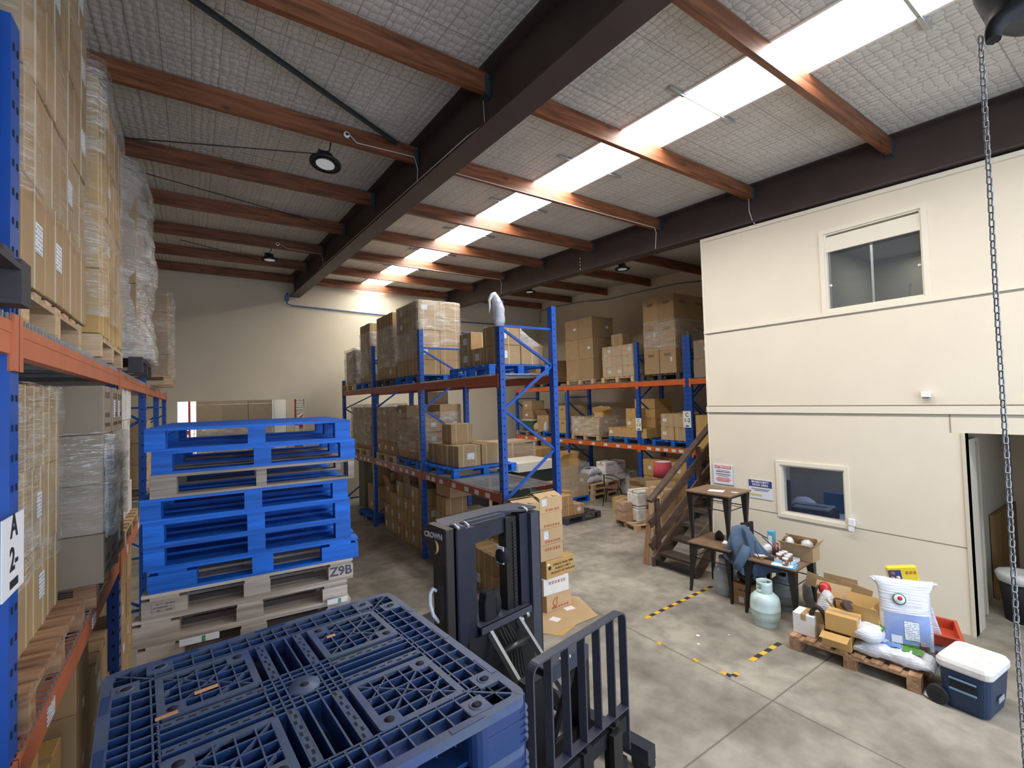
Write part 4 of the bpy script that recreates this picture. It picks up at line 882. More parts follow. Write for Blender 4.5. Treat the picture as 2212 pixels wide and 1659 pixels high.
    for v in (-.47, 0, .47): q.bx(-.54, .54, v-.05, v+.05, 0, .014); q.bx(v-.05, v+.05, -.54, .54, .0, .013)
    q.build('base_runner', PLAST, t)
    KIDS[t.name] = [(c, []) for c in bpy.data.objects if c.parent == t]; return t
pp = plastic_pallet(); PPZ = 1.70; npp = 11
for k in range(npp):
    z = PPZ-.1545*(k+1)
    w_ = ['topmost, its whole ribbed deck in view', 'second from the top, just under the ribbed deck', 'third from the top of its stack, pleated corner showing'][k] if k < 3 else '%s from the top of the near stack' % ORD[k]
    lab = 'dark blue plastic pallet, '+w_; loc_ = (.32+random.uniform(-.004,.004)*min(k,1), 1.84, z)
    if k == 0: pp.location = loc_; pp.rotation_euler = (0,0,R(4.3)); tag(pp, lab, 'pallet', 'blue plastic pallets stacked in front')
    else: dup(pp, loc_, R(4.3+random.uniform(-.3,.3)), lab, 'pallet', 'blue plastic pallets stacked in front')
for i, (x, y, c_, d) in enumerate(((.03,2.02,(.62,.30,.14),(.07,.012,.006)),(-.08,1.93,(.55,.26,.12),(.06,.010,.006)),(.48,2.14,(.60,.32,.16),(.035,.010,.006)))):
    q = MB(); q.box((x, y, PPZ+.004), d, rz=R(8)); tag(q.build('wood_sliver', mat('sliver_%d'%i, c_, .7)), ['long orange wood sliver lying on the near plastic pallet deck','orange sliver on the left panel of the near plastic pallet','short orange sliver on the far panel of the plastic pallet'][i], 'wood scrap')
# ------------------------------------------------------------------ reach stacker
S = thing('reach_stacker', 'dark navy reach stacker with tall mast and barred load guard, beside the plastic pallets', 'stacker truck', (1.935,3.17,0), R(10))
def P(name, mb, m_=NAVY, par=S, bevel=0): return mb.build(name, m_, par, bevel)
MT = 1.745
q = MB(); q.bx(-.36,-.27,0,.10,.05,MT); q.bx(-.36,-.345,0,.14,.05,MT); P('outer_mast_channel', q)
q = MB(); q.bx(-.262,-.15,.03,.13,.05,MT-.02); P('inner_mast_channel', q)
q = MB(); q.bx(.44,.55,0,.14,.05,MT-.03); q.bx(.535,.55,0,.2,.05,MT-.03); P('outer_mast_channel', q, NAVYT)
q = MB(); q.bx(.33,.425,.03,.13,.05,MT-.02); P('inner_mast_channel', q)
q = MB(); q.bx(.19,.31,.05,.14,.05,MT-.03); cc = P('chain_guide', q, BLACK)
q = MB()
for k in range(52): q.bx(.262,.285,.038,.05,.12+k*.03,.138+k*.03)
q.build('lift_chain', mat('chain_steel',(.05,.05,.055),.5,.6), cc)
q = MB(); q.prism([(-.15,1.58),(.19,1.60),(.19,1.56),(.21,1.56),(.21,MT-.015),(-.15,MT-.015)], .07, .12, 1); P('top_crossbeam', q)
q = MB(); q.prism([(-.34,.02),(-.24,.02),(-.16,.16),(.20,.16),(.38,.02),(.53,.02),(.53,.26),(.30,.34),(-.30,.34),(-.36,.22)], MT-.004, MT+.012, 2); q.prism([(-.16,.12),(.30,.12),(.30,.15),(-.16,.15)], MT-.10, MT, 2); P('top_plate', q, NAVYT)
for x in (-.33, -.235, .40):
    q = MB(); q.tube([(x,.0,MT+.005),(x,.05,MT+.022),(x,.10,MT+.012)], .012, 8); P('mast_roller_edge', q, mat('worn_steel',(.65,.66,.70),.25,.8))
q = MB(); q.prism([(0.0,MT+.02),(.24,MT+.03),(.34,MT-.05),(.17,MT-.22),(.17,.1),(0,.1)], -.45, -.375, 0); cov = P('side_cover', q, BROWNB, S, .006)
me = text_mesh('CROWN', .058, mat('badge_silver',(.70,.68,.66),.35), ext=.001, bold=.0012); o = obj('badge_lettering', me, cov, (-.4525,.155,MT-.045)); o.rotation_euler = (Matrix(((0,0,-1),(-1,0,0),(0,1,0))) @ Matrix.Rotation(R(2),3,'Z')).to_euler()
q = MB(); pts = []
for k in range(17): a = R(-75+150*k/16); pts.append((-.4525, .150-.052*math.cos(a), MT-.125+.052*math.sin(a)))
q.tube(pts, [.0015+.0085*math.sin(math.pi*k/16) for k in range(17)], 6); q.build('badge_crescent', mat('badge_gold',(.72,.50,.20),.4), cov)
q = MB(); q.tube([(-.45,.13,1.30),(-.475,.14,1.32),(-.50,.14,1.29),(-.505,.135,1.22),(-.49,.12,1.14),(-.45,.11,1.08)], .014, 8); P('grab_handle', q, mat('white_handle',(.80,.80,.82),.4))
q = MB(); q.bx(-.455,-.445,.03,.045,.4,1.5); q.lathe([(.014,0),(.014,.012),(.0,.013)], (0,0,0), 10); P('cover_seam', q, BLACK)
# cross plate and pulley block
q = MB(); q.prism([(-.15,-.02),(.40,-.02),(.40,.19),(-.15,.19)], .955, .968, 2); q.bx(-.15,.40,-.022,-.008,.915,.968); P('cross_plate', q, NAVYT)
q = MB(); q.prism([(-.07,.968),(.05,.968),(.05,1.13),(.02,1.19),(-.05,1.18),(-.07,1.10)], .03, .12, 1); pb = P('pulley_block', q, BLACKM, S, .008)
q = MB()
for k in range(4): pts = [(.056+.016*k*0+.0, 0, 0)]; q.tube([(.05+.012*k, .075+.05*math.cos(a_*math.pi/8), 1.07+.10*math.sin(a_*math.pi/8)) for a_ in range(-4, 13)], .006, 6)
q.build('hydraulic_hose', RUBB, pb)
for x in (-.06, .25):
    q = MB(); q.bar((x,-.01,.90),(x+.005,-.47,.50), .028, .05); P('scissor_arm', q, mat('scissor_grey',(.33,.35,.36),.4,.3))
q = MB(); q.tube([(-.05,-.13,.79),(.26,-.13,.79)], .026, 14); P('cross_tube', q, mat('tube_steel',(.06,.065,.07),.3,.5))
q = MB(); q.bx(-.26,.44,.0,.12,.30,.90); q.bx(-.10,.30,-.02,.03,.35,.60); P('lower_crosshead', q, BLACKM)
for k, (x, dz) in enumerate(((.02,0),(.05,.02),(.08,-.01),(.11,.01),(.14,-.02))):
    q = MB(); q.tube([(x,-.02,.90+dz),(x+.02,-.06,.82),(x+.05,-.10,.72+dz),(x+.03,-.14,.60),(x+.01,-.20,.52)], .008, 6); P('hydraulic_hose', q, RUBB)
q = MB(); q.tube([(.33,-.01,.90),(.36,-.012,.905)], .025, 10); q.tube([(.28,-.01,.88),(.30,-.012,.885)], .02, 10); P('pivot_pin', q, GALV)
q = MB(); q.bx(.13,.135,.02,.10,1.36,1.50); pm = P('document_clip', q, PAPER); q = MB(); q.lathe([(.07,0),(.075,.02),(.05,.05),(.0,.055)], (0,0,0), 18); e = q.build('beacon_cap', BLACKM, pm); e.location = (.17,.06,1.42); e.rotation_euler = (0, R(-90), 0)
# reach carriage
q = MB(); q.bx(-.14,.31,-.66,-.52,.885,.90); q.bx(-.14,.31,-.665,-.65,.80,.90); P('carriage_top_plate', q, NAVYT)
q = MB(); q.bx(-.30,-.10,-.64,-.55,.15,.86); q.bx(.22,.34,-.64,-.55,.15,.86); q.bx(-.30,.34,-.62,-.58,.25,.34); P('carriage_frame', q, BLACK)
q = MB(); q.bar((-.08,-.60,.30),(.22,-.60,.78), .05, .03, upv=(0,1,0)); q.bar((-.08,-.57,.78),(.22,-.57,.30), .05, .03, upv=(0,1,0)); P('diagonal_link', q, BLACK)
q = MB(); q.box((.05,-.66,.908), (.085,.035,.014), rz=R(0)); P('white_tag', q, PAPER)
# barred load guard
Yg = -.87; g = MB(); tk, dp = .012, .062
def arc(cx_, cz_, r, a0, a1, n=6): return [(cx_+r*math.cos(R(a0+(a1-a0)*k/n)), cz_+r*math.sin(R(a0+(a1-a0)*k/n))) for k in range(n+1)]
out = [(-.52,.20)]+arc(-.45,1.10,.07,180,90)+arc(.38,1.10,.07,90,0)+[(.45,.20)]
inn = [(-.508,.20)]+arc(-.45,1.10,.058,180,90)+arc(.38,1.10,.058,90,0)+[(.438,.20)]
for k in range(len(out)-1): g.prism([out[k],out[k+1],inn[k+1],inn[k]], Yg-dp/2, Yg+dp/2, 1)
P('guard_frame', g, NAVYT)
for k in range(5): x = -.52+.97*(k+1)/6; q = MB(); q.bx(x-.006, x+.006, Yg-dp/2, Yg+dp/2, .50, 1.165); P('guard_bar', q, NAVYT)
q = MB(); q.bx(-.51,.44,Yg-dp/2,Yg+dp/2,.488,.50); P('guard_rail', q, NAVYT)
q = MB(); q.bx(-.48,.42,Yg-.02,Yg+.02,.34,.44); q.bx(-.48,.42,Yg-.02,Yg+.02,.08,.16)
for x in (-.40,-.05,.27): q.bx(x-.05,x+.05,Yg-.045,Yg+.03,.10,.46); q.bx(x-.022,x+.022,Yg-.05,Yg+.03,.46,.49)
P('fork_carriage', q, BLACKM)
for x in (-.28, .22): q = MB(); q.bx(x-.05,x+.05,Yg-.085,Yg-.045,.04,.45); q.bx(x-.05,x+.05,Yg-.55,Yg-.045,.035,.07); P('fork', q, BLACK)
for x in (-.62, .56): q = MB(); q.bx(x-.05,x+.05,-1.0,.3,.10,.20); P('straddle_leg', q, NAVY)
for x in (-.62, .56): q = MB(); q.tube([(x-.04,-.93,.075),(x+.04,-.93,.075)], .075, 18); P('load_wheel', q, RUBB)
q = MB(); q.bx(-.45,.52,.36,.95,.08,.75); P('power_unit', q, NAVY, S, .03)
# ------------------------------------------------------------------ column of cartons by the mast, flattened cartons under it
zz = 0; col = [((.42,.30,.205), CARDL, 'bottom carton of the column beside the mast, with a red figure printed', 3.82, [('-y','red')], 2, None),
 ((.40,.30,.205), CARDW, 'white carton with red print, second up, column beside mast', 3.79, [('-y','redtop')], -2, None),
 ((.48,.31,.22), CARDY, 'golden carton of tapioca pearls, third up, column beside mast', 3.85, None, 3, None),
 ((.37,.30,.195), CARDL, 'plain pale carton resting on the golden tapioca carton', 3.73, [('-y','redtop')], -1, None),
 ((.375,.30,.195), CARDL, 'pale labelled carton, fifth up, column beside mast', 3.735, [('-y','red')], 1, ('-y',-.26,.62,.075,.10)),
 ((.37,.30,.195), CARDL, 'pale carton under the open-topped one, column beside the mast', 3.73, [('-y','red')], 0, None)]
for i, (d, m_, lab, x, mk_, rz, lb) in enumerate(col):
    carton_proto(('col', i), d, m_, (0,0), True, lb, mk_); c = carton(('col', i), (x, 4.83, zz+.012), lab, R(rz))
    if i == 2:
        for k, ln in enumerate(('TAPIOCA PEARL 3MM', '30 BAGS X 400 G', 'PRODUCT OF THAILAND')): text('printed_lettering', ln, .036, mat('print_black', (.04,.03,.02), .7), (.04,-.1565,.155-.048*k), '-y', c, bold=.0008)
        q = MB(); q.lathe([(.026,0),(.0,.001)], (0,0,0), 10); e = q.build('printed_emblem', mat('print_black', (.04,.03,.02), .7), c); e.location = (-.185,-.1555,.13); e.rotation_euler = (R(90),0,0)
        q = MB(); q.bx(-.225,-.185,-.157,-.1555,.165,.19); q.build('shipping_label', PAPER, c)
    if i == 0:
        q = MB(); q.tube([(-.02,-.152,.06),(-.05,-.152,.09),(-.04,-.152,.13),(-.01,-.152,.155),(.03,-.152,.16),(.01,-.152,.12),(.02,-.152,.09),(-.01,-.152,.055),(-.06,-.152,.04)], .005, 5); e = q.build('printed_emblem', mat('red_print',(.5,.06,.03),.6), c); e.location = (-.06,0,0)
    zz += d[2]+.003
def top_open(label, loc, d, mt, rz, lbl, name='open_carton'):
    o = open_carton(label, loc, d, mt, (6, 6, 17, 24), rz); q = MB()
    if lbl: on_face(q, '-y', -.15, -.07, d[2]*.5, d[2]*.95, d[0], d[1], .002); q.build('shipping_label', LABEL, o); q = MB()
    glyphs(q, '-y', -.10, .14, d[2]*.10, d[2]*.26, 5, d[0], d[1], random.Random(3)); q.build('printed_marks', mat('red_print',(.5,.06,.03),.6), o); return o
top_open('pale open-topped carton crowning the column beside the mast, white label', (3.735,4.83,zz+.012), (.37,.30,.185), CARDL, R(1), True)
zz = 0
for i in range(6):
    carton_proto(('colb', i), (.34,.30,.20), CARDL, (0,0), True, ('-y',0,.5,.07,.09) if i%2 else None, [('-y','red')]); carton(('colb', i), (3.36,4.80,zz+.012), 'pale carton in the left column behind the mast, %s' % LAY[i], R(random.uniform(-2,2))); zz += .203
top_open('pale open-topped carton left of the column behind the mast top', (3.36,4.80,zz+.012), (.34,.30,.17), CARDL, R(-4), False)
q = MB(); q.prism([(3.05,4.52),(3.36,4.25),(4.08,4.26),(4.26,4.80),(4.10,5.02),(3.1,5.02)], .005, .011, 2); fc = tag(q.build('flattened_carton', CARDL), 'flattened carton spread on the floor in front of the carton column', 'cardboard')
q = MB(); q.box((3.93,4.62,.0125),(.13,.09,.002), rz=R(-6)); q.build('shipping_label', PAPER, fc); q = MB(); q.box((3.60,4.50,.0125),(.10,.12,.002), rz=R(20)); q.build('shipping_label', PAPER, fc)
q = MB(); q.prism([(3.30,4.30),(3.42,4.16),(3.85,4.30),(3.80,4.42)], .001, .0045, 2); tag(q.build('flattened_carton', CARDY), 'second flattened carton poking out under the first one', 'cardboard')
# ------------------------------------------------------------------ timber stairs beside the office
ST = thing('staircase', 'dark brown timber staircase with plank handrail climbing behind the office corner', 'stairs', (6.0, 4.95, 0))
RI, RU, NS = .185, .29, 10; YL = 0; 
def yr(x): return -.70 if 6.0+x < 6.55 else -.44
for k in range(NS):
    x = .10+RU*k; z = RI*(k+1); q = MB(); q.bx(x, x+.25, yr(x+.3), -.03, z-.045, z); q.build('tread', DWOODY, ST)
for (y, L_) in ((-.02, NS), ):
    q = MB(); e = .04+RU*NS; q.prism([(-.06,0),(.14,0),(e+.05,RI*NS-.10),(e+.05,RI*NS+.14),(e-.10,RI*NS+.14),(-.06,.14)], y-.02, y+.02, 1); q.build('stringer', DWOOD, ST)
q = MB(); q.prism([(.0,0),(.12,0),(.50,.26),(.50,.46),(.34,.42),(.0,.16)], -.74, -.70, 1); q.build('stringer', DWOOD, ST)
q = MB(); e = .04+RU*NS; q.prism([(.5,.26),(.62,.26),(e+.05,RI*NS-.1),(e+.05,RI*NS+.10),(.5,.46)], -.465, -.44, 1); q.build('stringer', DWOOD, ST)
for x in (.10, 1.25, 2.4):
    zb = max(0, RI*(x-.1)/RU); q = MB(); q.bx(x, x+.09, .0, .045, zb*.9, zb+1.02); q.build('baluster_post', DWOOD, ST)
sl = RI/RU
for off, hh, th, nme in ((1.02, .05, .11, 'handrail'), (.66, .15, .035, 'guard_board'), (.30, .15, .035, 'guard_board')):
    q = MB(); q.bar((-.02,-.01+.05,off-.02),(2.9,-.01+.05,off-.02+sl*2.92), th if nme == 'handrail' else .035, hh, upv=(0,0,1)); q.build(nme, DWOOD, ST)
q = MB(); q.bx(2.95, 3.9, -.44, .0, RI*NS, RI*NS+.04); q.build('landing', DWOOD, ST)
q = MB(); q.bx(-.01,.0,-.72,-.02,.02,.10); q.build('kick_plate', BLACKM, ST)
q = MB(); q.bar((5.93,5.06,.0),(6.04,5.045,.78),.09,.022, upv=(1,0,0)); tag(q.build('timber_plank', m_wood('reddish_plank',(.22,.10,.05),(.36,.19,.10),2,.7,1,False)), 'reddish plank leaning against the foot of the staircase', 'plank')
q = MB(); q.bar((6.14,5.05,.0),(6.16,5.035,.52),.05,.03, upv=(1,0,0)); tag(q.build('timber_plank', m_wood('pale_plank',(.40,.25,.12),(.55,.38,.2),2,.7,1,False)), 'short pale batten standing beside the reddish plank at the stairs', 'plank')
# ------------------------------------------------------------------ bistro tables
def table(name, label, loc, W, D, Hh, rz=0, spread=.045):
    t = thing(name, label, 'table', loc, rz); q = MB(); q.bx(-W/2, W/2, -D/2, D/2, Hh-.022, Hh); q.build('tabletop', TTOP, t, .003)
    q = MB(); 
    for s_ in (-1, 1): q.bx(-W/2+.04, W/2-.04, s_*(D/2-.05)-.01, s_*(D/2-.05)+.01, Hh-.06, Hh-.0225); q.bx(s_*(W/2-.05)-.01, s_*(W/2-.05)+.01, -D/2+.06, D/2-.06, Hh-.06, Hh-.0225)
    q.build('apron_frame', BLACK, t)
    for sx_ in (-1, 1):
        for sy_ in (-1, 1):
            q = MB(); a = Vector((sx_*(W/2-.06), sy_*(D/2-.06), Hh-.025)); b = Vector((sx_*(W/2-.06+spread), sy_*(D/2-.06+spread), 0)); rows = []
            for tt, wd in ((0,.044),(.15,.038),(.6,.021),(1,.014)):
                p = a.lerp(b, tt); rows.append([q.bm.verts.new(p+Vector(v)*wd) for v in ((-1,-1,0),(1,-1,0),(1,1,0),(-1,1,0))])
            for i in range(3):
                for k in range(4): q.bm.faces.new((rows[i][k], rows[i][(k+1)%4], rows[i+1][(k+1)%4], rows[i+1][k]))
            q.bm.faces.new(rows[0]); q.bm.faces.new(rows[-1][::-1]); q.build('leg', BLACK, t)
    q = MB(); zz = Hh*.68; w1, d1 = W/2-.05, D/2-.05; q.tube([(-w1,-d1,zz),(w1,-d1,zz),(w1,d1,zz),(-w1,d1,zz)], .007, 6, closed=True); q.build('brace_ring', BLACK, t); return t
TH = .67
table('bistro_table', 'lower wooden-topped bistro table next to the stairs, another table standing on it', (5.93,3.76,0), .62, .60, TH, R(4))
table('bistro_table', 'upper bistro table standing on top of another beside the stairs', (6.03,3.83,TH), .60, .64, .67, R(3), .0)
table('bistro_table', 'bistro table against the office wall covered with jars and packets', (5.88,2.95,0), .62, .60, TH, R(3))
q = MB(); q.box((5.95,3.80,TH*2+.004),(.14,.20,.002),rz=R(20)); tag(q.build('paper_sheet', PAPER), 'white sheet of paper lying on the upper stacked table', 'paper')
q = MB(); q.lathe([(.05,0),(.05,.004),(.045,.005),(.03,.003),(.0,.003)], (6.03,3.58,TH*2+.001), 20); tag(q.build('coaster', mat('pale_lid',(.55,.50,.40),.5)), 'small round pale coaster on the upper stacked table', 'coaster')
# on the lower table
q = MB(); q.bx(-.13,.13,-.09,.09,0,.055); o = tag(q.build('flat_carton', CARD, None, .003, (5.83,3.52,TH+.002)), 'flat brown carton on the lower stacked table, papers on top', 'carton'); o.rotation_euler = (0,0,R(12))
q = MB(); q.box((5.77,3.56,TH+.060),(.13,.10,.002),rz=R(20)); tag(q.build('paper_sheet', PAPER), 'white papers on the flat brown carton, lower stacked table', 'paper')
q = MB(); bagshape(q, (5.98,3.80,TH+.002), [(.05,0),(.06,.04),(.04,.09),(.015,.12)], 12, .012, 31); tag(q.build('black_cloth', BLACKM), 'crumpled black cloth on the lower stacked table', 'cloth')
q = MB(); bagshape(q, (6.08,3.62,TH+.002), [(.05,0),(.055,.10),(.05,.18),(.02,.22)], 12, .01, 32); tag(q.build('plastic_bag', BAGW), 'clear plastic bag with white bits between the stacked table legs', 'plastic bag')
q = MB(); q.box((6.12,3.48,TH+.17),(.20,.03,.22), rz=R(-14)); pb_ = tag(q.build('picture_box', BLACKM, None, .003), 'black box with pale picture standing behind the blue jacket', 'box')
q = MB(); q.box((6.105,3.4615,TH+.19),(.05,.002,.06), rz=R(-14)); q.build('printed_picture', mat('picture_grey',(.35,.36,.38),.6), pb_)
q = MB(); q.bar((6.18,3.42,TH+.17),(6.30,3.16,TH+.02),.05,.004,upv=(1,0,1)); tag(q.build('white_ruler', PAPER), 'white strip slanting behind the blue jacket', 'strip')
# jacket thrown over the table corner
JK = mat('jacket_blue', (.07,.115,.185), .75, noise=.12, nscale=5, bump=.35, bscale=14)
rj = random.Random(5); q = MB(); NJ, MJ = 26, 22; V = []
for j in range(MJ+1):
    t = j/MJ; row = []
    for i in range(NJ+1):
        u = i/NJ*2-1; a = u*1.9+.3; wd = .10+.185*t**.7+.035*math.sin(u*9+t*5)
        r_ = wd*(1+.16*math.sin(u*13+t*3)+.08*math.sin(u*23)); x = -math.cos(a)*r_*1.0; y = math.sin(a)*r_*.95-.06*t
        z = 1.0-.55*t+.05*math.sin(u*5+1)*t-.06*(abs(u)**2)*(1-t)+(.12 if u > .3 else 0)*t
        row.append(q.bm.verts.new((5.80+x+.06*t, 3.33+y, z)))
    V.append(row)
for j in range(MJ):
    for i in range(NJ): f = q.bm.faces.new((V[j][i],V[j][i+1],V[j+1][i+1],V[j+1][i])); f.smooth = True
tp = q.bm.verts.new((5.84,3.34,1.0))
for i in range(NJ): q.bm.faces.new((V[0][i+1],V[0][i],tp)).smooth = True
jk = tag(q.build('jacket', JK), 'blue-grey jacket thrown over the table corner beside the stairs', 'jacket')
m_ = jk.modifiers.new('s', 'SOLIDIFY'); m_.thickness = .012; m_ = jk.modifiers.new('u', 'SUBSURF'); m_.levels = 1; m_.render_levels = 1
for pts in (((5.68,3.13,.86),(5.60,3.10,.78),(5.62,3.06,.70),(5.70,3.04,.68),(5.66,3.00,.62)), ((5.74,3.08,.92),(5.75,2.99,.85),(5.80,2.96,.78),(5.86,2.95,.72))):
    q = MB(); q.tube(pts, .006, 6); q.build('drawcord', mat('cord_navy',(.02,.03,.06),.7), jk)
q = MB(); q.tube([(5.61,3.20,.80),(5.56,3.22,.70),(5.53,3.26,.60),(5.52,3.30,.52)], [.05,.06,.058,.045], 12); sl_ = q.build('sleeve', JK, jk)
# chair back under the jacket is hidden; items on the right-hand table
RX, RY = 5.88, 2.95
def jar(x, y, z, lab):
    t = thing('glass_jar', lab, 'jar', (x, y, z), 0, 'white-lidded brown jars on the right-hand table'); q = MB(); q.lathe([(.030,0),(.034,.008),(.034,.062),(.027,.072)], seg=18); q.build('jar_body', mat('jar_brown',(.20,.09,.05),.15,noise=.1,coat=.6), t)
    q = MB(); q.lathe([(.031,.070),(.032,.074),(.032,.088),(.0,.090)], seg=18); q.build('lid', mat('jar_lid',(.70,.72,.70),.3), t); q = MB(); q.bx(-.037,-.034,-.012,.012,.022,.05); q.build('label_tag', PAPER, t)
tr_ = MB(); tr_.bx(5.70,5.93,2.74,2.93,TH,TH+.004)
for a in ((5.70,5.93,2.74,2.744),(5.70,5.93,2.926,2.93),(5.70,5.704,2.74,2.93),(5.926,5.93,2.74,2.93)): tr_.bx(*a, TH+.004, TH+.035)
tag(tr_.build('jar_tray', mat('tray_pale',(.70,.74,.78),.5)), 'pale shallow tray holding the jars on the right-hand table', 'tray')
q = MB(); q.box((5.67,2.79,TH+.003),(.20,.24,.003), rz=R(16)); ss = tag(q.build('leaflet', mat('leaflet_blue',(.08,.42,.78),.4)), 'white and bright blue leaflet under the front jar', 'paper'); q = MB(); q.box((5.63,2.80,TH+.0055),(.09,.22,.002), rz=R(16)); q.build('white_panel', PAPER, ss)
for i, (x, y, z, w_) in enumerate(((5.64,2.77,TH+.008,'standing alone in front of the tray'),(5.745,2.89,TH+.006,'left front in the tray'),(5.75,2.80,TH+.006,'right front in the tray'),(5.82,2.895,TH+.006,'left middle in the tray'),(5.83,2.81,TH+.006,'right middle in the tray'),(5.885,2.89,TH+.006,'at the back left in the tray'))): jar(x, y, z, 'brown jar with white lid, %s' % w_)
open_carton('open brown carton full of packets against the wall on the right-hand table', (6.06,2.80,TH+.002), (.20,.36,.16), CARDL, (150,60,120,60), R(3))
q = MB(); q.box((6.12,3.16,TH+.12),(.09,.07,.23), rz=R(8)); bb = tag(q.build('blue_box', mat('box_sky_blue',(.10,.42,.62),.5), None, .003), 'tall sky-blue box standing at the back of the right-hand table', 'box'); q = MB(); q.box((6.072,3.155,TH+.11),(.003,.045,.14), rz=R(8)); q.build('white_panel', PAPER, bb)
for i, (x, y, z, r_, lab) in enumerate(((6.03,2.90,TH+.14,.055,'white packet on top of the open carton, right-hand table'),(6.10,2.73,TH+.13,.07,'clear bag of speckled bits in the open carton, right-hand table'),(5.98,3.14,TH+.004,.085,'heap of clear plastic packets left of the blue box'))):
    q = MB(); bagshape(q, (x,y,z), [(r_*.8,0),(r_,.03),(r_*.8,.065),(r_*.3,.09)], 14, .012, 40+i); tag(q.build('packet', BAGW), lab, 'packet')
q = MB(); q.lathe([(.035,0),(.038,.05),(.04,.09),(.036,.09),(.034,.01),(.0,.01)], (5.93,3.02,TH+.001), 16); cup = tag(q.build('pen_cup', mat('cup_dark_red',(.12,.03,.05),.3)), 'dark cup of red handles beside the jars, right-hand table', 'cup')
for dx_, dy_ in ((0,.01),(.012,-.01),(-.014,0)): q = MB(); q.tube([(5.93+dx_,3.02+dy_,TH+.03),(5.93+dx_*2.4,3.02+dy_*2.4,TH+.15)], .007, 6); q.build('handle_stick', mat('handle_red',(.5,.05,.03),.4), cup)
q = MB(); q.box((5.72,3.12,TH+.012),(.12,.17,.02), rz=R(-20)); tag(q.build('cork_mat', mat('cork',(.42,.24,.11),.8)), 'brown board with papers next to the jacket, right-hand table', 'board')
q = MB(); q.box((5.74,3.13,TH+.024),(.10,.13,.003), rz=R(-35)); tag(q.build('paper_sheet', PAPER), 'white sheet lying on the brown board beside the jacket', 'paper')
q = MB(); q.box((5.74,2.98,TH+.008),(.09,.14,.014), rz=R(10)); tag(q.build('black_pouch', BLACKM, None, .004), 'small black pouch between the jacket and the jars', 'pouch')
# ------------------------------------------------------------------ gas bottles and things under the tables
def bottle(lab, x, y, colr, sc_=1.0, rz=0, name='gas_bottle'):
    t = thing(name, lab, 'gas bottle', (x, y, 0), rz); m_ = mat('bottle_%s' % colr[0], colr[1], .38, noise=.06, nscale=9, dark=(.30,.20,.13), dscale=7, damt=.25, coat=.2); s = sc_
    q = MB(); q.lathe([(.03*s,.045*s),(.10*s,.05*s),(.145*s,.085*s),(.157*s,.14*s),(.157*s,.185*s),(.160*s,.19*s),(.157*s,.195*s),(.157*s,.27*s),(.145*s,.32*s),(.10*s,.365*s),(.04*s,.385*s)], seg=32); q.build('vessel', m_, t)
    q = MB(); q.lathe([(.118*s,0),(.122*s,.012*s),(.118*s,.07*s)], seg=28, cap=False); q.build('foot_ring', m_, t)
    q = MB(); seg = 40; rr = .083*s; z0, z1 = .36*s, .50*s
    def hole(k): return (k % 20) in (6,7,8,9,10,11,12,13)
    lv = [z0, .41*s, .46*s, z1]; rings = [[q.bm.verts.new((rr*math.cos(2*math.pi*k/seg), rr*math.sin(2*math.pi*k/seg), z)) for k in range(seg)] for z in lv]
    for i in range(3):
        for k in range(seg):
            if i == 1 and hole(k): continue
            q.bm.faces.new((rings[i][k], rings[i][(k+1)%seg], rings[i+1][(k+1)%seg], rings[i+1][k])).smooth = True
    c = q.build('collar', m_, t); mo = c.modifiers.new('s','SOLIDIFY'); mo.thickness = .005
    q = MB(); q.lathe([(.018*s,.38*s),(.018*s,.44*s),(.03*s,.445*s),(.03*s,.465*s),(.0,.47*s)], seg=14); q.build('valve', mat('brass',(.4,.28,.1),.3,.9), t); return t
bottle('pale mint-green gas bottle standing in front of the right-hand table', 5.46, 2.93, ('mint', (.56,.70,.68)), 1.0, R(60))
bottle('grey-white gas bottle under the lower stacked table near the stairs', 5.90, 3.68, ('grey', (.45,.50,.55)), .98, R(20))
bottle('dull blue-grey gas bottle half hidden under the right-hand table', 6.05, 3.0, ('slate', (.22,.28,.33)), 1.0, R(100))
bottle('white gas bottle with red mark against the wall under the right-hand table', 6.35, 2.78, ('white', (.62,.62,.62)), .85, R(30))
carton_proto('under', (.26,.28,.26), CARDR, (0,0), True, ('-x',.1,.25,.06,.07), [('-x','dark')]); carton('under', (5.85,3.36,.0), 'reddish-brown carton under the tables, black bag on top of it', R(10))
q = MB(); bagshape(q, (5.88,3.34,.265), [(.11,0),(.14,.05),(.13,.11),(.08,.16),(.03,.19)], 16, .02, 50); tag(q.build('black_bag', mat('bin_bag',(.015,.015,.017),.3)), 'crumpled black plastic bag on the reddish carton under the tables', 'bag')
# ------------------------------------------------------------------ wall fittings on the office front
q = MB(); q.box((OX-.006,4.27,1.405),(.008,.34,.30)); sg = tag(q.build('attention_sign', mat('sign_white',(.80,.80,.84),.35)), 'white ATTENTION notice with red header on the office wall near the stairs', 'sign')
q = MB(); q.box((OX-.011,4.27,1.52),(.002,.27,.045)); q.build('red_header', mat('sign_red',(.60,.03,.04),.5), sg)
def owall(txt, size, m_, y, z, par, bold=.0006, sp=1.0): return text('lettering', txt, size, m_, (OX-.0125, y, z), '-x', par, bold=bold, sp=sp)
owall('ATTENTION', .044, PAPER, 4.27, 1.518, sg, .001); INKB = mat('sign_ink', (.05,.05,.09), .6); INKR = mat('sign_ink_red', (.60,.04,.04), .6)
owall('TRANSITIONAL FACILITY', .0215, INKB, 4.27, 1.445, sg); owall('AUTHORISED PERSONNEL ONLY', .0165, INKB, 4.27, 1.41, sg)
q = MB(); q.box((OX-.0108,4.27,1.468),(.0015,.22,.006)); q.box((OX-.0108,4.27,1.392),(.0015,.25,.003)); q.box((OX-.0108,4.27,1.375),(.0015,.18,.006)); q.build('small_print', INKB, sg)
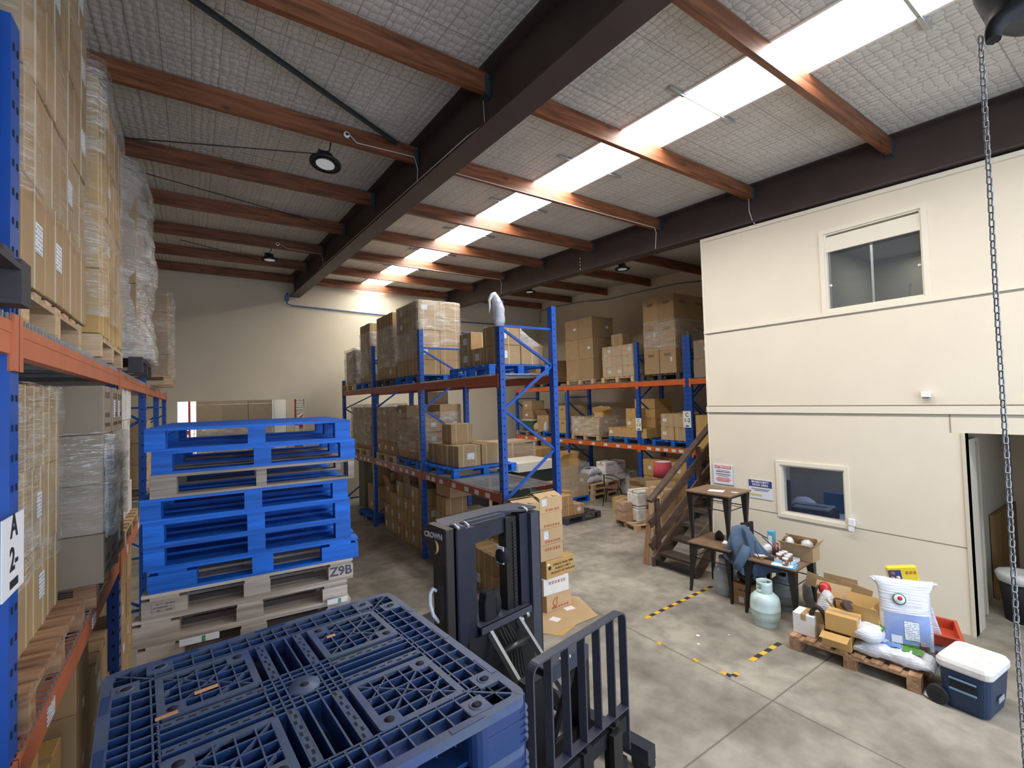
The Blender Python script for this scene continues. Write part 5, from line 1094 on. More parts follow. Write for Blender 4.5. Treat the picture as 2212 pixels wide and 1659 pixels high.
q = MB(); q.box((OX-.0108,4.27,1.345),(.0015,.22,.011)); q.box((OX-.0108,4.27,1.322),(.0015,.25,.011)); q.box((OX-.0108,4.27,1.300),(.0015,.20,.011)); q.build('red_print', INKR, sg)
q = MB(); 
for (a,b,c,d) in ((4.44,4.436,1.255,1.555),(4.104,4.10,1.255,1.555)): q.bx(OX-.013,OX-.002,b,a,c,d)
q.bx(OX-.013,OX-.002,4.10,4.44,1.251,1.256); q.build('blue_edge', mat('sign_blue_edge',(.22,.26,.60),.5), sg)
q = MB(); q.box((OX-.006,3.69,1.25),(.008,.34,.27)); sg = tag(q.build('hold_area_sign', mat('sign_white2',(.74,.75,.80),.35)), 'white and navy hold area notice beside the lower office window', 'sign')
q = MB(); q.box((OX-.011,3.69,1.335),(.002,.34,.10)); q.build('navy_header', mat('sign_navy',(.05,.06,.20),.5), sg)
owall('BIOSECURITY\nHOLD AREA', .042, PAPER, 3.69, 1.335, sg, .0008)
q = MB(); q.box((OX-.0108,3.69,1.255),(.0015,.27,.008)); q.box((OX-.0108,3.68,1.235),(.0015,.20,.008)); q.build('small_print', INKB, sg)
q = MB(); q.box((OX-.0108,3.76,1.165),(.0015,.18,.03)); q.build('yellow_strip', mat('sign_yellow',(.65,.55,.10),.5), sg)
q = MB(); q.bx(OX-.05,OX-.012,2.50,2.57,.965,1.05); sb = tag(q.build('socket_box', PAPER, None, .004), 'small white power point at the lower right of the office window', 'power point'); q = MB(); q.bx(OX-.06,OX-.05,2.505,2.565,.90,.955); q.build('plug', PAPER, sb)
q = MB(); q.bx(OX-.06,OX-.012,1.70,1.78,2.575,2.64); sb = tag(q.build('sensor_box', PAPER, None, .004), 'small white sensor box above the office door height band', 'sensor'); q = MB(); q.bx(OX-.052,OX-.018,1.71,1.77,2.565,2.575); q.build('sensor_lens', mat('sensor_brown',(.2,.1,.06),.4), sb)
q = MB()
for z in (2.30, 2.56): q.lathe([(.02,0),(.02,.03),(.0,.03)], (OX+.01, OY+.035, z), 10)
# ------------------------------------------------------------------ goods on the floor pallet at the right
pallet('brown', (5.71,2.05,0), 'brown timber pallet on the floor at the right, loaded with cartons and bags', R(6))
bz = .146
carton_proto('r1', (.20,.20,.21), CARDW, (0,0), True, None); carton('r1', (5.34,2.43,bz), 'small cream carton at the left corner of the right floor pallet', R(6))
open_carton('golden carton with its flap hanging open at the pallet front', (5.36,2.13,bz), (.30,.24,.14), CARDY, (190,100,100,100), R(8))
carton_proto('r2', (.18,.27,.17), CARDY, (0,0), True, ('-y',.1,.6,.06,.08)); carton('r2', (5.34,2.09,bz+.145), 'closed golden carton with white label above the open one', R(8))
q = MB(); q.tube([(5.30+.0*k, 2.30+.085*math.cos(math.pi*k/14), bz+.01+.30*math.sin(math.pi*k/14)**.8 if 0<k<14 else bz+.01) for k in range(15)], .022, 10); tag(q.build('black_hose', RUBB), 'arched black rubber hose standing among the cartons', 'hose')
open_carton('open carton with a raised back flap against the wall', (5.95,2.38,bz), (.30,.34,.26), CARDL, (60,90,100,80), R(5))
open_carton('large open golden carton in the middle of the right floor pallet', (5.60,2.02,bz), (.28,.36,.26), CARDY, (100,120,60,130), R(4))
q = MB(); bagshape(q, (5.52,2.30,bz+.16), [(.07,0),(.10,.06),(.09,.14),(.05,.22),(.03,.26)], 14, .012, 60); tag(q.build('white_bag', BAGW), 'crumpled white bag between the cartons on the right floor pallet', 'bag')
q = MB(); q.tube([(5.50,2.16,bz+.34),(5.42,2.06,bz+.38)], .045, 16); q.tube([(5.52,2.19,bz+.33),(5.58,2.26,bz+.30)], .05, 12); tag(q.build('paper_roll', mat('roll_dark',(.07,.04,.03),.7)), 'brown-cored white roll lying over the open cartons', 'roll')
q = MB(); bagshape(q, (5.62,2.36,bz+.34), [(.03,0),(.055,.03),(.062,.07),(.045,.115),(.02,.13)], 16, .004, 61); rb2 = tag(q.build('red_bowl_scoop', mat('red_glossy',(.55,.03,.03),.3,coat=.5)), 'bright red rounded scoop with black handle among the cartons', 'scoop'); q = MB(); q.tube([(5.57,2.40,bz+.44),(5.55,2.42,bz+.38),(5.54,2.42,bz+.26)], .012, 8); q.build('black_handle', BLACK, rb2)
BG1 = film('pet_bag_white', (.74,.76,.83), .97, .28, 6, (1,1,1), .7, 1.0, .3)
def sack(lab, c, L_, W_, H_, rz, m_, seed, name='filled_sack', patches=()):
    q = MB(); rnd = random.Random(seed); n, k_ = 26, 18; rings = []
    for i in range(n+1):
        u = i/n; f = min(1, (math.sin(math.pi*min(max(u,.0),1)))**.35+.02) if 0 < u < 1 else .05; hh = H_*(.25+.75*f) if 0 < u < 1 else H_*.05; ring_ = []
        for j in range(k_):
            a = 2*math.pi*j/k_; x = (u-.5)*L_; y = math.copysign(abs(math.cos(a))**.6, math.cos(a))*W_/2*(.72+.28*f); z = hh/2+math.copysign(abs(math.sin(a))**.75, math.sin(a))*hh/2
            ring_.append(q.bm.verts.new((x+rnd.uniform(-.004,.004), y+rnd.uniform(-.008,.008), max(0, z+rnd.uniform(-.007,.007)+.010*math.sin(u*14+a*2)))))
        rings.append(ring_)
    for i in range(n):
        for j in range(k_): q.bm.faces.new((rings[i][j], rings[i][(j+1)%k_], rings[i+1][(j+1)%k_], rings[i+1][j])).smooth = True
    q.bm.faces.new(rings[0]); q.bm.faces.new(rings[-1][::-1])
    o = tag(q.build(name, m_, None, 0, c), lab, 'sack'); o.rotation_euler = (0,0,rz)
    for nme, mm, (u0,u1,v0,v1) in patches:
        q = MB(); N_ = 8; g = [[q.bm.verts.new(((u0+(u1-u0)*i/N_-.5)*L_, (v0+(v1-v0)*j/4)*W_, H_*1.0+.004-.35*H_*abs((v0+(v1-v0)*j/4)*2)**3+.004*math.sin(i*2))) for j in range(5)] for i in range(N_+1)]
        for i in range(N_):
            for j in range(4): q.bm.faces.new((g[i][j], g[i+1][j], g[i+1][j+1], g[i][j+1])).smooth = True
        q.build(nme, mm, o)
    return o
GRN = mat('bag_green', (.10,.28,.04), .4, noise=.3, nscale=8, dark=(.02,.05,.01), dscale=6); BLU = mat('bag_blue', (.14,.28,.62), .35, noise=.1)
sack('long white and blue sack lying along the front of the right pallet', (5.42,1.72,bz), .62, .26, .13, R(-82), BG1, 70, patches=(('blue_print', BLU, (.25,.60,-.15,.35)), ('green_print', GRN, (.62,.86,-.25,.35))))
q = MB(); bagshape(q, (5.38,1.90,bz+.13), [(.09,0),(.13,.03),(.135,.08),(.10,.125),(.04,.14)], 18, .010, 71); rbg = tag(q.build('rolled_bag', BG1), 'rolled-up white and green bag on the lying sack', 'bag'); q = MB(); q.box((5.44,1.82,bz+.235),(.10,.06,.02), rz=R(10)); q.build('green_print', GRN, rbg)
# tall upright printed sack
US = MB(); NU = 16; pr = [(.0,.17,.085),(.04,.20,.10),(.25,.20,.10),(.45,.19,.09),(.60,.20,.06),(.66,.225,.035),(.70,.235,.02)]; rings = []
for z, a_, b_ in pr:
    rings.append([US.bm.verts.new((a_*math.copysign(abs(math.cos(2*math.pi*k/24))**.55, math.cos(2*math.pi*k/24))+random.uniform(-.004,.004), b_*math.copysign(abs(math.sin(2*math.pi*k/24))**.8, math.sin(2*math.pi*k/24))+random.uniform(-.004,.004), z)) for k in range(24)])
for i in range(len(rings)-1):
    for k in range(24): US.bm.faces.new((rings[i][k], rings[i][(k+1)%24], rings[i+1][(k+1)%24], rings[i+1][k])).smooth = True
US.bm.faces.new(rings[0][::-1]); US.bm.faces.new(rings[-1])
us = tag(US.build('printed_sack', BG1, None, 0, (5.62,1.67,bz)), 'tall upright white and blue sack with a round green-rimmed badge', 'sack'); us.rotation_euler = (R(-3), 0, R(-62))
def upatch(nme, mm, u0, u1, z0, z1, off=.0): 
    q = MB(); N_ = 8; g = []
    for i in range(N_+1):
        u = u0+(u1-u0)*i/N_; col_ = []
        for j in range(7):
            z = z0+(z1-z0)*j/6; b_ = .104 if z < .3 else .104-(z-.3)*.10 if z < .5 else .084-(z-.5)*.25
            col_.append(q.bm.verts.new((u, -b_*(1-abs(u/.205)**3.2)**.45-.003-off, z)))
        g.append(col_)
    for i in range(N_):
        for j in range(6): q.bm.faces.new((g[i][j], g[i+1][j], g[i+1][j+1], g[i][j+1])).smooth = True
    q.build(nme, mm, us)
upatch('blue_print', mat('sack_pale_blue',(.26,.36,.66),.4,noise=.2,nscale=3,dark=(.55,.58,.72),dscale=5), -.17, .17, .10, .40); upatch('green_print', GRN, -.16, .15, .03, .13, .002); upatch('white_panel', LABEL, -.03, .08, .17, .34, .004); upatch('white_panel', PAPER, -.13, -.05, .13, .20, .004)
def disc(nme, mm, r_, z, dx_, par, y): q = MB(); q.lathe([(r_,0),(r_,.002),(.0,.003)], seg=24); e = q.build(nme, mm, par); e.location = (dx_, y, z); e.rotation_euler = (R(90)+R(-8),0,0)
disc('badge_ring', mat('badge_green',(.02,.18,.08),.4), .052, .53, -.05, us, -.088); disc('badge_field', PAPER, .043, .53, -.05, us, -.0905); disc('badge_centre', mat('badge_red',(.55,.04,.04),.4), .020, .54, -.045, us, -.093)
q = MB(); q.box((.10,-.108,.085),(.05,.012,.10)); q.box((.10,-.108,.15),(.035,.012,.03), mi=1); q.build('printed_figure', [mat('figure_purple',(.10,.04,.08),.6), mat('figure_skin',(.55,.35,.25),.6)], us)
for s_ in (-1,1): q = MB(); q.tube([(s_*.20,0,.64),(s_*.25,-.01,.69),(s_*.27,-.01,.66)], [.014,.010,.004], 6); q.build('bag_ear', BG1, us)
q = MB(); q.box((0,0,0),(.24,.05,.15)); yp = tag(q.build('yellow_packet', mat('packet_yellow',(.80,.62,.03),.35,noise=.05), None, .01, (5.66,1.69,bz+.75)), 'yellow packet with food picture sitting in the top of the tall sack', 'packet'); yp.rotation_euler = (R(8), R(-10), R(-62))
q = MB(); q.box((-.06,-.027,-.01),(.10,.002,.11)); e = q.build('food_picture', mat('food_navy',(.03,.05,.20),.4), yp); 
for i, (a_, b_, c_) in enumerate(((-.075,.015,(.35,.12,.05)),(-.04,-.03,(.70,.60,.45)),(-.085,-.035,(.55,.25,.10)))): q = MB(); q.lathe([(.018,0),(.015,.003),(.0,.004)], seg=14); f_ = q.build('food_bowl', mat('bowl_%d'%i, c_, .5), yp); f_.location = (a_,-.028,b_); f_.rotation_euler = (R(90),0,0)
q = MB(); glyphs(q, '-y', .02, .11, .0, .03, 3, .24, .052, random.Random(4)); q.build('printed_marks', mat('packet_red',(.6,.10,.02),.5), yp)
q = MB(); q.box((5.83,1.58,bz+.24),(.02,.20,.34), rz=R(12), rx=R(-14)); tag(q.build('padded_envelope', BG1, None, .006), 'white padded envelope leaning behind the tall sack', 'envelope')
q = MB(); a, b, c, d = .34, .24, .10, .02
TRD = mat('tray_red', (.50,.07,.03), .45)
q.bx(-a/2,a/2,-b/2,b/2,0,.008); q.bx(-a/2,-a/2+.008,-b/2,b/2,.008,c); q.bx(a/2-.008,a/2,-b/2,b/2,.008,c); q.bx(-a/2,a/2,-b/2,-b/2+.008,.008,c); q.bx(-a/2,a/2,b/2-.008,b/2,.008,c)
q.bx(-a/2-d,a/2+d,-b/2-d,-b/2,c-.008,c); q.bx(-a/2-d,a/2+d,b/2,b/2+d,c-.008,c); q.bx(-a/2-d,-a/2,-b/2,b/2,c-.008,c); q.bx(a/2,a/2+d,-b/2,b/2,c-.008,c)
o = tag(q.build('red_tray', TRD, None, 0, (5.94,1.50,bz+.14)), 'orange-red plastic tray behind the cool box', 'tray'); o.rotation_euler = (R(4),R(-6),R(20))
sack('small blue and yellow sack under the red tray', (5.88,1.54,bz), .36, .22, .12, R(-70), mat('bag_mixed',(.45,.48,.55),.4,noise=.1,dark=(.06,.10,.35),dscale=9), 72)
sack('dark purple edge of a bag between the sacks and cool box', (5.60,1.49,bz), .26, .12, .09, R(-85), mat('bag_plum',(.10,.05,.09),.4,dark=(.3,.3,.34),dscale=9), 73)
q = MB(); bagshape(q, (5.30,1.42,0), [(.03,0),(.06,.012),(.05,.03),(.02,.045)], 14, .012, 74, 1.4, .9); tag(q.build('torn_plastic', BAGW), 'torn scrap of plastic on the floor beside the pallet corner', 'plastic scrap')
# ------------------------------------------------------------------ cool box
CB = thing('cool_box', 'navy cool box with scuffed white lid and black wheels on the floor', 'cool box', (5.43,1.17,0), R(-5))
NAV = mat('coolbox_navy', (.012,.035,.085), .45, noise=.15, nscale=9)
def rbox(hx, hy, r, n=4):
    out_ = []
    for cx_, cy_, s0 in ((hx-r,hy-r,0),(-hx+r,hy-r,90),(-hx+r,-hy+r,180),(hx-r,-hy+r,270)):
        for k in range(n+1): an = R(s0+90*k/n); out_.append((cx_+r*math.cos(an), cy_+r*math.sin(an)))
    return out_
def loft(mb, secs, mi=0):
    rg = [[mb.bm.verts.new((x,y,z)) for x, y in rbox(hx,hy,r)] for hx,hy,r,z in secs]; n = len(rg[0])
    for i in range(len(rg)-1):
        for k in range(n): f = mb.bm.faces.new((rg[i][k], rg[i][(k+1)%n], rg[i+1][(k+1)%n], rg[i+1][k])); f.material_index = mi
    mb.bm.faces.new(rg[0][::-1]).material_index = mi; mb.bm.faces.new(rg[-1]).material_index = mi; return mb
q = MB(); loft(q, [(.195,.135,.05,.012),(.21,.15,.055,.10),(.225,.165,.06,.30),(.225,.165,.06,.335)]); q.build('body', NAV, CB)
q = MB(); loft(q, [(.235,.175,.06,.335),(.24,.18,.06,.35),(.24,.18,.06,.385),(.225,.165,.055,.41),(.20,.14,.05,.415)]); q.bx(-.05,.05,-.135,-.11,.414,.42); q.build('lid', mat('coolbox_lid',(.78,.76,.73),.5,noise=.06,dark=(.45,.40,.34),dscale=7,damt=.4), CB)
q = MB(); q.bx(-.232,-.224,-.08,.08,.19,.26); hr = q.build('handle_recess', BLACKM, CB); q = MB(); q.bx(-.240,-.230,-.085,.085,.262,.275); q.bx(-.240,-.230,-.085,.085,.175,.188); q.build('handle_edge', mat('coolbox_trim',(.18,.30,.42),.4), hr)
for s_ in (1,): 
    for x in (-.17,): q = MB(); q.tube([(x-.07,.17,.075),(x-.02,.17,.075)], .075, 22); wh = q.build('wheel', RUBB, CB); q = MB(); q.tube([(x-.076,.17,.075),(x-.068,.17,.075)], .04, 16); q.build('hub', BLACKM, wh)
q = MB(); q.tube([(.15,.17,.075),(.20,.17,.075)], .075, 22); q.build('wheel', RUBB, CB)
q = MB(); q.bx(-.06,.06,-.168,-.164,.12,.16); q.build('badge_plate', mat('coolbox_badge',(.35,.38,.42),.4), CB)
# ------------------------------------------------------------------ hazard tape pieces
TY = mat('tape_yellow', (.72,.42,.03), .5, noise=.1, nscale=20); TK = mat('tape_black', (.03,.028,.03), .6)
def haz(label, a, b, wd=.05, n=None, phase=0):
    a = Vector(a); b = Vector(b); L_ = (b-a).length; n = n or max(1, round(L_/.09)); d = (b-a)/n; q = MB(); s = Vector((-(b-a).y, (b-a).x, 0)).normalized()*wd/2; sk_ = (b-a).normalized()*.004
    for i in range(n):
        p, r = a+d*i, a+d*(i+1); q.quad((p.x-s.x+sk_.x,p.y-s.y+sk_.y,.0025),(r.x-s.x+sk_.x,r.y-s.y+sk_.y,.0025),(r.x+s.x-sk_.x,r.y+s.y-sk_.y,.0025),(p.x+s.x-sk_.x,p.y+s.y-sk_.y,.0025), mi=(i+phase)%2)
    o = tag(q.build('hazard_tape', [TY, TK]), label, 'floor tape'); m2 = o.modifiers.new('s','SOLIDIFY'); m2.thickness = .001; return o
haz('yellow and black floor tape running from the stacked tables toward the carton column', (4.49,3.87,0), (5.95,3.93,0))
haz('yellow and black floor tape ending at the corner of the right floor pallet', (4.60,2.64,0), (5.16,2.63,0))
haz('torn L-shaped end of yellow and black floor tape on the slab joint', (4.19,2.70,0), (4.20,2.61,0), .05, 2); haz('tiny yellow and black tape scrap beside the torn L-shaped end', (4.22,2.60,0), (4.30,2.60,0), .05, 2, 1)
haz('small tape remnant on the joint nearer the flattened carton', (4.15,3.38,0), (4.16,3.43,0), .05, 1); haz('small tape remnant halfway along the slab joint', (4.17,2.94,0), (4.18,3.0,0), .04, 1)
for i, (x, y, r_) in enumerate(((4.62,3.25,.022),(4.47,3.14,.014),(4.9,3.05,.010))): q = MB(); q.lathe([(r_,.001),(r_*.9,.004),(.0,.005)], (x,y,0), 9); tag(q.build('paper_scrap', PAPER), ['white round scrap on the bare floor left of the right pallet','smaller pale scrap on the floor beside the white round one','tiny pale fleck on the floor toward the gas bottle'][i], 'scrap')
# ------------------------------------------------------------------ goods on the floor between the racks and the stairs
pallet('dark', (6.95,8.15,0), 'dark pallet under strapped reddish cartons behind the middle rack end', R(2))
load('reddish stepped group', 'strapped reddish', 6.45, 7.68, .146, (.30,.36,.215), [[2,1],[3,2]], CARDR, 'w', (1,2), .4)
pallet('blueS', (7.95,9.55,0), 'blue pallet under the film-wrapped cartons, floor behind the middle rack', 0)
load('wrapped floor group', 'strapped brown', 7.45, 9.02, .141, (.34,.36,.27), [[3,3,2],[3,3,3]], CARDL, 'w', (1,2), .5)
wrap('loose crumpled film round cartons on the floor behind the middle rack', 7.43,8.5,9.0,9.78,.3,1.0, FILMT, .02,.018,81, top=False)
open_carton('open yellowish carton on top of the film-wrapped floor group', (7.66,9.2,.96), (.34,.34,.18), CARDY, (110,80,130,95), R(8))
open_carton('open carton with a tall raised flap, on the film-wrapped floor group', (8.02,9.25,.96), (.34,.34,.16), CARDY, (100,85,110,100), R(-10))
load('golden group, far corner floor', 'golden brown', 7.6, 10.9, 0, (.42,.40,.40), [[3,3,3],[3,3,3]], CARDY, 'w', (0,0), .3)
# appliance under a white lid and a long crate
q = MB(); q.bx(5.95,6.95,8.55,9.45,.0,1.05); ap = tag(q.build('appliance_cabinet', mat('appliance_dark',(.022,.035,.030),.25), None, .01), 'dark green-black glass-fronted appliance under a white carton lid', 'appliance')
q = MB(); q.bx(6.25,6.70,8.538,8.549,.25,.72); q.build('glass_door', mat('appliance_glass',(.04,.09,.08),.1), ap); q = MB(); 
for z in (.25,.72): q.bx(6.24,6.71,8.534,8.538,z-.008,z+.008)
for x in (6.245,6.705): q.bx(x-.008,x+.008,8.534,8.538,.25,.72)
q.build('door_frame', GALV, ap)
q = MB(); q.bx(5.90,7.0,8.50,8.51,1.06,1.24); q.bx(5.90,5.91,8.51,9.5,1.06,1.24); q.bx(6.99,7.0,8.51,9.5,1.06,1.24); q.bx(5.90,7.0,8.5,9.5,1.24,1.25); q.bx(6.2,6.8,8.9,8.95,1.25,1.256); q.bx(6.2,6.8,9.1,9.13,1.25,1.256); tag(q.build('appliance_cover', mat('lid_white_card',(.66,.60,.52),.6)), 'shallow white carton lid covering the dark appliance', 'carton lid')
CR = thing('timber_crate', 'long pale timber crate with slatted top behind the middle rack', 'crate', (6.1,10.6,0))
PT = m_wood('crate_timber', (.50,.36,.24), (.72,.56,.40), 0, .7)
for k in range(5): q = MB(); q.box((.35,-.5+.22*k,1.55+.004*(k%2)), (2.3,.12,.022), rz=R(2*(k%3-1))); q.build('top_slat', PT, CR)
for x in (-.7,0,.7,1.4): q = MB(); q.bx(x-.035,x+.035,-.58,-.54,0,1.53); q.build('upright_batten', PT, CR)
q = MB(); q.bx(-.75,1.45,-.535,-.52,.75,1.5); q.build('side_panel', m_wood('crate_ply',(.42,.30,.20),(.55,.42,.30),0,.7,.5,False), CR); q = MB(); q.bx(-.75,1.45,-.50,.5,.0,.9); q.build('base_panel', BLACKM, CR)
q = MB(); q.bar((-.7,-.59,1.0),(0,-.59,1.5),.03,.06,upv=(0,1,0)); q.build('diagonal_batten', PT, CR)
load('group beside the long crate', 'golden brown', 8.0, 12.2, 0, (.42,.40,.42), [[3,3]], CARDY, 'w', (0,0), .3)
# sacks and printed white cartons on stacked pallets
for k in range(3): pallet('wood', (8.98,9.45,.139*k), 'bare timber pallet, %s of three under the white sacks' % ['lowest','middle','uppermost'][k], R(3+k))
SK = mat('sack_white', (.70,.71,.76), .45, noise=.08, nscale=6, bump=.4, bscale=12)
sack('white sack at the bottom left of the stacked floor pallets', (8.72,9.20,.42), .60, .40, .20, R(5), SK, 90); sack('white sack with a dark opening on top of another', (8.72,9.20,.62), .58, .38, .19, R(12), SK, 91, patches=(('dark_opening', BLACKM, (.15,.5,-.3,.2)),))
for i in range(4): carton_proto(('wp',i), (.37,.34,.25), CARDW, (0,0), True, None, [('-x','redtop'),('-y','redtop')]); carton(('wp',i), (9.20+.39*(i%2),9.1,.42+.255*(i//2)), 'white carton with red print, %s %s of four by the sacks' % (['lower','upper'][i//2], ['left','right'][i%2]))
for i in range(3): carton_proto(('wq',i), (.34,.34,.30), CARDW, (0,0), True, None); carton(('wq',i), (9.98+.0*i+(.34 if i==2 else 0),9.0,.0+.303*i if i<2 else .0), 'plain whitish carton %s right of the printed white ones' % ['on the floor','raised second','farthest'][i])
# metal armchair
CH = thing('metal_chair', 'black metal armchair with reddish seat standing on the open floor', 'chair', (8.55,8.25,0), R(35))
q = MB(); q.prism(rbox(.19,.18,.05), .43, .445, 2); q.build('seat', mat('seat_wood',(.20,.09,.06),.6), CH)
for sx_ in (-1,1):
    for sy_ in (-1,1): q = MB(); q.tube([(sx_*.15,sy_*.14,.43),(sx_*.19,sy_*.19,.2),(sx_*.22,sy_*.22,0)], [.022,.016,.010], 6); q.build('leg', BLACK, CH)
q = MB(); q.tube([(-.18,-.17,.44),(-.22,-.16,.60),(-.22,.0,.68),(-.19,.17,.70),(0,.22,.72),(.19,.17,.70),(.22,.0,.68),(.22,-.16,.60),(.18,-.17,.44)], .010, 8); q.build('arm_rail', BLACK, CH)
q = MB(); q.bx(-.05,.05,.195,.21,.44,.72); q.build('back_splat', BLACK, CH)
open_carton('open brown carton on the floor right of the metal chair', (8.75,7.55,.30), (.34,.30,.26), CARD, (120,90,100,100), R(6)); carton_proto('cx1', (.36,.34,.30), CARDY, (0,0), True, ('-y',0,.5,.07,.09)); carton('cx1', (8.35,7.75,0), 'golden carton with white label just right of the metal chair', R(5)); carton('cx1', (8.75,7.55,0), 'golden carton under the open one, right of metal chair', R(-3))
open_carton('open carton with a printed raised side between chair and lamp', (8.72,7.05,.35), (.42,.32,.24), CARDG, (100,90,60,92), R(-6)); carton_proto('cx2', (.45,.36,.345), CARDL, (0,0), True, None); carton('cx2', (8.72,7.05,0), 'pale carton under the printed open one, between chair and lamp', R(2))
# white boxes on the small pallet
pallet('small', (7.62,6.62,0), 'small pale pallet carrying two white foam boxes near the stairs', R(-16))
EPS = mat('foam_white', (.78,.77,.74), .8, noise=.05, nscale=14, dark=(.35,.33,.32), dscale=9, damt=.5)
for i in range(2):
    t = thing('foam_box', ['lower white foam box on the small pallet near the stairs','upper white foam box with writing under orange tape, near the stairs'][i], 'foam box', (7.66,6.58,.133+.31*i), R(-14)); q = MB(); q.bx(-.235,.235,-.18,.18,0,.24); q.build('foam_body', EPS, t, .012); q = MB(); q.bx(-.225,.225,-.175,.175,.243,.295); q.build('foam_lid', EPS, t, .012)
    q = MB(); q.bx(-.02,.02,-.178,-.1755,.10,.296) if i == 0 else (q.bx(-.226,.226,-.02,.02,.2955,.298), q.bx(-.2275,-.2255,-.02,.02,.2,.296)); q.build('parcel_tape', mat('tape_red',(.6,.05,.06),.4) if i == 0 else mat('tape_orange',(.72,.30,.06),.4), t)
carton_proto('fw', (.26,.24,.18), CARDR, (0,0), True, None); carton('fw', (7.33,6.78,.133), 'low reddish carton left of the foam boxes', R(-14)); carton('fw', (7.33,6.78,.316), 'reddish carton upon another, left of the foam boxes', R(-12))
wrap('clear film over the small reddish cartons left of the foam boxes', 7.20,7.46,6.66,6.90,.14,.54, FILMT, .02,.015,82)
# fan carton, cartons and lamp by the stairs
open_carton('tall greyish carton with open top and printed wheel beside the stairs', (7.58,6.02,0), (.36,.34,.66), CARDL, (60,110,70,120), R(-8))
q = MB(); q.lathe([(.075,0),(.075,.001),(.0,.0012)], seg=20); q.lathe([(.03,.0015),(.0,.002)], seg=12, mi=1); e = tag(q.build('round_print', [mat('print_grey',(.14,.12,.12),.6), CARDL]), 'dark round picture printed on the tall greyish carton by the stairs', 'print'); e.location = (7.555,5.83,.22); e.rotation_euler = (R(90),0,R(-8))
open_carton('pale open carton standing higher behind the tall greyish one', (8.02,6.36,.36), (.50,.36,.34), CARDL, (30,80,60,100), R(-6)); carton_proto('cx3', (.50,.38,.355), CARD, (0,0), True, None); carton('cx3', (8.02,6.36,0), 'brown carton under the pale one behind the tall greyish carton', R(-4))
LA = thing('table_lamp', 'red drum-shaded lamp standing on cartons left of the stairs', 'lamp', (8.42,6.62,.575), 0)
q = MB(); q.lathe([(.10,0),(.10,.02),(.025,.05),(.05,.14),(.045,.22),(.015,.30),(.012,.36)], seg=20); q.build('lamp_base', mat('lamp_base_navy',(.02,.04,.12),.3), LA)
q = MB(); q.lathe([(.215,.33),(.175,.66)], seg=32, cap=False); sh = q.build('lamp_shade', mat('shade_red',(.52,.07,.09),.8), LA); mo = sh.modifiers.new('s','SOLIDIFY'); mo.thickness = .004
q = MB(); q.lathe([(.170,.645),(.176,.662)], seg=32, cap=False); q.build('shade_rim', PAPER, LA); q = MB(); q.lathe([(.0,.648),(.166,.648)], seg=32, cap=False); q.build('shade_lining', mat('lining_white',(.8,.8,.78),.8), LA)
carton_proto('cx4', (.46,.40,.57), CARDY, (0,0), True, ('-y',.1,.6,.07,.09)); carton('cx4', (8.42,6.62,0), 'golden carton holding up the red lamp', R(3))
load('golden pile behind the lamp', 'golden brown', 8.95, 6.4, 0, (.44,.40,.38), [[3,3],[2,3],[3,3]], CARDY, 'w', (0,0), .4)
load('floor under end-wall rack', 'brown', 9.0, 10.4, 0, (.44,.40,.36), [[2,3],[3,3],[2,2],[3,3]], CARD, 'w', (0,0), .4)
# ------------------------------------------------------------------ ceiling: lamps, cables, braces, pipes
LENS = emis('lamp_lens_faint', (1,.97,.9), .10); BLK = mat('lamp_black', (.012,.012,.014), .45)
def highbay(lab, x, y, zt, drop, tilt=(0,0)):
    t = thing('high_bay_light', lab, 'ceiling light', (x, y, zt-drop)); t.rotation_euler = (R(tilt[0]), R(tilt[1]), 0); r = .165
    q = MB(); q.lathe([(.098,0),(.112,-.004),(.112,.02),(.098,.02)], seg=40, cap=False); q.build('lens_ring', BLK, t)
    q = MB(); q.lathe([(r-.012,0),(r,0),(r,.022),(r-.012,.022),(r-.012,0)], seg=48, cap=False)
    for k in range(24): a = 2*math.pi*k/24; q.bar((.110*math.cos(a),.110*math.sin(a),.011),((r-.01)*math.cos(a),(r-.01)*math.sin(a),.011), .006, .02)
    q.build('heat_sink_ring', BLK, t)
    q = MB(); q.lathe([(.0,.002),(.10,.002)], seg=32, cap=False); q.lathe([(.012,-.001),(.0,-.002)], seg=10); q.build('lens', LENS, t)
    q = MB(); q.lathe([(.11,.02),(.10,.05),(.07,.07),(.07,.12),(.05,.13),(.0,.13)], seg=24); q.bx(-.09,-.02,-.03,.03,.06,.14); q.build('driver_housing', BLK, t)
    q = MB(); q.tube([(0,0,.13),(.0,.02,.17),(.03,.02,.20),(.03,.0,drop)], .008, 6); q.build('hanging_hook', BLK, t); return t
PB = 13.72-1.68*5; 
highbay('round black high bay light on the fourth timber of the left bay, nearest the camera', 1.22, PB+.0, roof(PB)-.21, .29, (-6, 8)); 
PD = 13.72-1.68*2
highbay('farther round black high bay light in the left bay by the dark rafter', 1.28, PD, roof(PD)-.21, .25)
highbay('round black high bay light in the bay above the end racks, nearer one', 7.80, 7.0, roof(7.0)-.21, .25); highbay('small far black high bay light above the end racks', 7.75, 10.36, roof(10.36)-.21, .22)
for x, y in ((1.44, PB-.055), (1.42, PD-.055)):
    t = thing('ceiling_rose', 'white cable rose on the timber beside the %s left bay light' % ('nearer' if y < 7 else 'farther'), 'cable rose', (x, y, roof(y)-.13)); q = MB(); q.lathe([(.035,0),(.035,.02),(.022,.03),(.0,.03)], seg=16); e = q.build('rose_body', PAPER, t); e.rotation_euler = (R(90),0,0); q = MB(); q.lathe([(.018,0),(.0,.006)], seg=12); e = q.build('rose_plug', BLK, t); e.location = (0,-.03,0); e.rotation_euler = (R(90),0,0)
